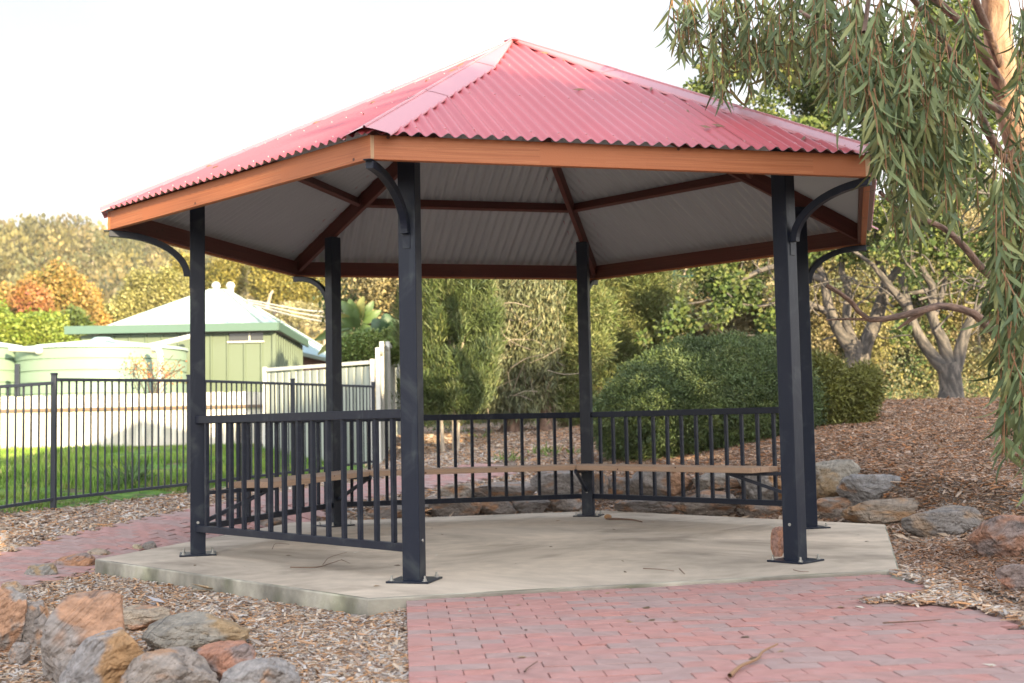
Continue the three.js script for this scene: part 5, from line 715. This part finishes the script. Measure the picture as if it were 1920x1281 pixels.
// --- gum tree at the right whose leaves hang in front of the pavilion
{
  seed(140); const b = V(5.9, height(5.9, -.6), -.6), T = thing('gum_tree', 'gum tree at the right edge with long grey-green leaves drooping over the roof corner', 'tree', b), P = (px, py, D) => at(px, py, D).sub(b);
  part('trunk', limb([V(0, -.3, 0), V(-.1, .6, 0), P(2010, 560, 10.8), P(1960, 400, 10.8), P(1905, 250, 10.7), P(1880, 130, 10.6), P(1866, 0, 10.5), P(1860, -180, 10.4)], .20, .10, { seg: 14, rough: .2, flare: .3 }), M.barkGum, T);
  const B = [[[2000, 640, 10.6], [1930, 650, 10.2], [1862, 622, 9.9], [1825, 588, 9.7], [1770, 574, 9.6], [1735, 580, 9.5], [1690, 592, 9.4], [1640, 600, 9.3], [1622, 596, 9.3], [1590, 560, 9.2], [1550, 535, 9.2]], [[1640, 600, 9.3], [1600, 598, 9.3], [1548, 600, 9.3]], [[1730, 584, 9.5], [1706, 600, 9.5], [1684, 616, 9.5]], [[1990, 600, 10.6], [1905, 545, 10.2], [1850, 512, 10], [1810, 465, 9.8], [1765, 425, 9.6], [1700, 400, 9.4], [1650, 360, 9.2]], [[1935, 330, 10.7], [1885, 300, 10], [1830, 200, 9], [1760, 60, 8], [1660, -60, 7]], [[1890, 180, 10.6], [1800, 40, 9.6], [1640, -60, 8.8], [1480, -80, 8.6], [1330, -40, 8.6], [1280, 0, 8.6]], [[1880, 130, 10.6], [1800, -60, 9], [1720, -120, 7.4], [1640, -40, 6.8], [1620, 60, 6.6]], [[1960, 400, 10.7], [1960, 360, 9], [1930, 380, 7.4], [1900, 420, 6.6]], [[1940, 340, 10.6], [1990, 260, 9], [1960, 300, 7.2], [1890, 420, 6.4]], [[1900, 220, 10.5], [1760, 150, 9], [1650, 150, 8], [1560, 60, 7.6], [1500, 20, 7.8]]];
  const rad = [.055, .016, .026, .05, .05, .045, .04, .03, .03, .035]; B.forEach((pts, i) => part('branch', limb(pts.map(p => P(...p)), rad[i], rad[i] * .3, { seg: 8, rough: .25, step: .12 }), M.barkRed, T));
  // hanging sprays: [px, py of its top, depth, count, spread px, length m]
  const S = [[1290, -10, 8.7, 7, 36, .5], [1275, 20, 8.8, 4, 20, .3], [1350, -20, 8.6, 10, 40, .62], [1420, -10, 8.5, 11, 46, .58], [1400, 60, 8.6, 6, 40, .28], [1490, -20, 8.2, 13, 50, .55], [1470, 60, 8.3, 7, 40, .33], [1560, 0, 7.8, 15, 46, .62], [1560, 90, 7.8, 7, 40, .34], [1640, -10, 7.0, 11, 50, .65], [1622, 110, 6.7, 12, 32, .5], [1690, 40, 6.7, 12, 56, .62], [1676, 150, 6.6, 12, 40, .55], [1640, 190, 6.5, 5, 16, .33], [1740, 100, 6.8, 12, 56, .65], [1720, 220, 6.8, 12, 50, .55], [1780, 210, 7.2, 8, 44, .6], [1700, 240, 7.2, 9, 34, .5], [1780, 0, 7.4, 8, 50, .6], [1830, 150, 7.8, 4, 30, .5], [1905, 20, 8.0, 4, 24, .6], [1935, 130, 7.6, 6, 22, .8], [1890, 330, 6.7, 9, 32, .7], [1900, 430, 6.5, 12, 32, .75], [1920, 540, 6.4, 13, 40, .75], [1905, 620, 6.3, 7, 26, .45], [1925, 680, 6.2, 9, 30, .5], [1930, 760, 6.1, 5, 24, .35], [1700, 330, 7.4, 6, 34, .4], [1890, 270, 7.4, 4, 30, .5]];
  const leaf = (L, W, curl) => { const n = 5, pos = [], idx = []; for (let i = 0; i <= n; i++) { const t = i / n, w = W * Math.pow(Math.sin(Math.PI * (.06 + .93 * Math.pow(t, .8))), .8), z = curl * t * t * L, y = L * (t - .12 * t * t * Math.abs(curl)); pos.push(-w, y, z + .15 * w, 0, y, z - .1 * w, w, y, z + .15 * w); if (i < n) { const a = i * 3; idx.push(a, a + 1, a + 3, a + 1, a + 4, a + 3, a + 1, a + 2, a + 4, a + 2, a + 5, a + 4); } } return geo(pos, idx); };
  const proto = []; for (let i = 0; i < 12; i++) proto.push(leaf(rr(.11, .20), rr(.009, .0138), rr(-.7, .7)));
  const mats = G.euc.map(c => new THREE.MeshPhysicalMaterial({ color: lin(...c), roughness: .55, side: THREE.DoubleSide, transmission: 0, specularIntensity: .6 })), all = [], twigs = [];
  for (const [px, py, D, n, sp, len] of S) for (let s = 0; s < n; s++) {
    const top = P(px + rr(-1, 1) * sp, py + rr(-.6, .6) * sp, D + rr(-.35, .35)), L = len * rr(.6, 1.15), sway = V(rr(-.3, .3), 0, rr(-.3, .3)), pt = t => top.clone().addScaledVector(sway, L * t * (1 - .4 * t)).add(V(0, -L * t * (.55 + .45 * t), 0)), stem = [pt(-.25).add(V(0, .08 * L, 0)), pt(0), pt(.35), pt(.7), pt(1)];
    twigs.push(wire(stem, .0034, 4, 8)); const k = Math.round(L / .031);
    for (let i = 0; i < k; i++) { const t = (i + rr(0, .6)) / k, a = i * 2.4 + rr(-.5, .5), q = pt(t), d = V(Math.cos(a) * rr(.3, .9), -rr(.6, 1.25), Math.sin(a) * rr(.3, .9)); all.push([q, d, rr(0, 6.28), Math.floor(rnd() * 12), Math.floor(rnd() * 5)]); }
  }
  part('twigs', merge(twigs), std({ color: lin(.30, .16, .08) }), T, 'stuff');
  const key = l => l[0].clone().add(b).sub(CP).dot(cd), inV = l => { const p = l[0].clone().add(b).sub(CP), z = p.dot(cd), x = 960 + FPX * p.dot(cr) / z, y = 640 - FPX * p.dot(cu) / z; return x < 1915 && y > 5; };
  all.sort((x, y) => key(x) - key(y)); let cnt = 0; const rest = mats.map(() => []);
  for (const l of all) { if (cnt < 300 && inV(l)) { const m = part('leaf', proto[l[3]], mats[l[4]], T); orientM(m, l); cnt++; } else rest[l[4]].push(orient(proto[l[3]].clone(), l[1], l[2], l[0])); }
  function orientM(m, l) { m.position.copy(l[0]); m.quaternion.setFromUnitVectors(V(0, 1, 0), l[1].clone().normalize()).multiply(new THREE.Quaternion().setFromAxisAngle(V(0, 1, 0), l[2])); }
  rest.forEach((g, i) => g.length && part('leaves', merge(g), mats[i], T, 'stuff'));
}
// --- tall trees behind the photographer, between the pavilion and the low sun
{
  seed(160);
  const row = [[-10, 4.4, 2.4], [-7.2, 4.8, 2.2], [-4.6, 5.6, 1.9], [-2.2, 7.0, 1.0], [-.6, 8.0, 1.4], [1.0, 8.3, 1.5], [2.5, 8.5, .9], [4.35, 6.2, 1.1], [6.25, 8.7, 1.0], [7.2, 8.9, 2.4], [9.8, 8.6, 2.5], [12.6, 8.4, 2.5], [15.5, 8.2, 2.6]];
  row.forEach(([s, h, r], i) => {
    const p = SA.clone().multiplyScalar(24 + (i % 3) * .9).addScaledVector(SB, s), b = V(p.x, -.1, p.z), T = thing('shade_tree', 'dense tree standing behind the photographer towards the low sun', 'tree', b, 0, 'dense trees behind the photographer');
    part('trunk', limb([V(0, -.2, 0), V(.1, h * .3, 0), V(0, h * .8, 0)], .22, .08, { seg: 7 }), M.barkDark, T);
    const L = []; for (let y = 1.2; y < h - r * .4; y += 1.3) L.push([V(b.x + rr(-.3, .3), b.y + y, b.z + rr(-.3, .3)), V(r * 1.05, 1.1, r), 150]); L.push([V(b.x, b.y + h - .7, b.z), V(r * .8, .75, r * .8), 90]); for (let j = 0; j < 3; j++) L.push([V(b.x + rr(-1, 1) * r * .7, b.y + h - rr(0, .5), b.z), V(.5, .6, .5), 12]);
    crown(T, L, { geo: SPRAY.shade, origin: b, colors: G.deep, core: .1, gap: -.3, s0: .7, s1: 1.2 });
  });
}
// ---------------------------------------------------------------- small things lying about
M.twig = std({ color: lin(.15, .09, .06) });
const lie = (px, py, y = .004) => { for (let D = 4; D < 20; D += .02) { const p = at(px, py, D); if (p.y <= y) return p.setY(y); } return at(px, py, 9); };
function twig(label, px, r, forks, y = .006) { const o = lie(...px[0], y), T = thing('twig', label, 'twig', o); part('stick', limb(px.map(q => lie(...q, y).sub(o).add(V(0, rr(0, .012), 0))), r, r * .45, { seg: 6, step: .03, rough: .3 }), M.twig, T); (forks || []).forEach(f => part('side_twig', limb(f.map(q => lie(...q, y).sub(o).add(V(0, rr(0, .02), 0))), r * .6, r * .3, { seg: 5, step: .03, rough: .3 }), M.twig, T)); return T; }
seed(180);
twig('forked brown twig on the slab left of the front left post', [[544, 1067], [590, 1066], [620, 1058], [640, 1052]], .0045, [[[605, 1062], [620, 1048], [650, 1040]], [[640, 1052], [656, 1060]]]);
twig('short bent twig on the slab near the side rail', [[510, 1030], [520, 1022], [542, 1023]], .003);
twig('thin straight twig on the slab near the front edge', [[1206, 1069], [1240, 1071], [1264, 1072]], .003);
twig('small dark twig beside the thin straight twig', [[1274, 1070], [1280, 1074], [1284, 1080]], .004);
twig('thin twig on the slab at the right of the front edge', [[1488, 1072], [1500, 1074], [1517, 1076]], .003);
{ const t = twig('brown knobbly stick with a frayed end on the slab beside the rear right post', [[1138, 973], [1150, 975], [1180, 976], [1204, 979]], .013); const k = new THREE.DodecahedronGeometry(.032, 1); k.scale(1.2, .8, .9); k.translate(.01, .02, 0); part('frayed_end', k, std({ color: lin(.34, .19, .09) }), t); }
{ const t = twig('curved orange-brown stick on the brick paving at lower right', [[1368, 1268], [1390, 1252], [1420, 1236], [1430, 1226], [1458, 1213]], .009, null, -.012); t.children[0].material = std({ color: lin(.30, .17, .09) }); }
twig('thin dark twig lying across the bricks near the mulch tongue', [[1656, 1172], [1690, 1171], [1740, 1168], [1764, 1164]], .004, null, -.018);
twig('small bent twig on the bricks near the left edge of the paving', [[984, 1264], [990, 1254], [1008, 1242]], .004, null, -.018);
{ seed(190); const gs = [[], [], []]; for (let i = 0; i < 210; i++) { const onSlab = rnd() < .55; let x, z, y; if (onSlab) { const a = rnd() * 6.28, r = 3.1 * Math.sqrt(rnd()); x = r * Math.cos(a); z = r * Math.sin(a); y = .003; if (hexDist(x, z) > 2.8) continue; } else { x = rr(-.4, 2.4); z = rr(2.7, 5.4); y = -.021; if (!onPave(x, z) || hexDist(x, z) < RS * IN + .02) continue; } const L = rnd() < .25 ? rr(.03, .09) : rr(.006, .022); gs[Math.floor(rnd() * 3)].push(place(leafFace(L, L * rr(.12, .3), .15).rotateX(Math.PI / 2 + .04), V(x, y + .003, z), new THREE.Euler(0, rr(0, 6.28), 0))); }
  [[.12, .08, .05], [.30, .20, .12], [.55, .5, .42]].forEach((c, i) => { const m = part(numbered('leaf_litter'), merge(gs[i]), leafMat({ color: lin(...c) }), scene, 'stuff'); m.userData.label = ['dark leaf bits scattered over slab and paving', 'tan leaf bits scattered over slab and paving', 'pale crumbs scattered over slab and paving'][i]; m.userData.category = 'leaf litter'; }); }
{ seed(195); const gs = []; for (let i = 0; i < 420; i++) { const a = TH + rr(1.7, 4.3) * Math.PI / 3, R0 = rr(2.95, 3.6), x = R0 * Math.sin(a) * 1.06, z = R0 * Math.cos(a) * 1.06, d = hexDist(x, z) - RS * IN; if (d < .015 || d > .5) continue; const L = rr(.05, .15); gs.push(orient(leafFace(L, L * rr(.08, .16), rr(-.3, .5)), V(rr(-1, 1), rr(-.05, .35), rr(-1, 1)), rr(0, 6), V(x, height(x, z) + .02, z))); } const m = part('fallen_leaves', merge(gs), leafMat({ color: lin(.44, .33, .24) }), scene, 'stuff'); m.userData.label = 'dry curled pale leaves lying between the slab and the retaining rocks'; m.userData.category = 'leaf litter'; }
{ // bark shreds and long leaves lying on the mulch
  seed(200); for (const [px, py, L, c, lab] of [[310, 1139, .16, [.42, .40, .42], 'grey bark flake on the mulch above the rock bank'], [415, 1112, .20, [.5, .36, .22], 'pale tan bark strip on the mulch just below the slab edge'], [1745, 1025, .10, [.5, .45, .38], 'pale leaf on the dark mulch right of the slab'], [1788, 1074, .13, [.2, .17, .16], 'dark bark chunk on the mulch right of the slab'], [1875, 902, .11, [.5, .33, .18], 'tan leaf on the mulch slope at the right'], [1770, 842, .10, [.5, .4, .1], 'yellow leaf on the mulch crest below the shaded tree'], [1765, 1140, .09, [.62, .58, .42], 'pale yellow leaf on the mulch tongue over the bricks'], [330, 1256, .2, [.45, .27, .12], 'long curled orange leaf between the bottom rocks']]) { const p = ground(px, py), T = thing('bark_piece', lab, 'bark', p.clone().add(V(0, .02, 0))); const g = leafFace(L, L * .2, .12).rotateX(-Math.PI / 2 + .1); g.rotateY(rr(-1.2, 1.2) + 1.57); g.translate(0, .008, 0); const t = g.clone().scale(.98, .4, .98).translate(0, -.012, 0); part('flake', merge([g, t]), leafMat({ color: lin(...c) }), T); } }
scene.fog = new THREE.FogExp2(new THREE.Color().setRGB(.95, .9, .72), .00035);
scene.traverse(o => { if (o.isMesh) o.castShadow = o.receiveShadow = true; });
renderer.setSize(1024, 683, false);
renderer.render(scene, camera);
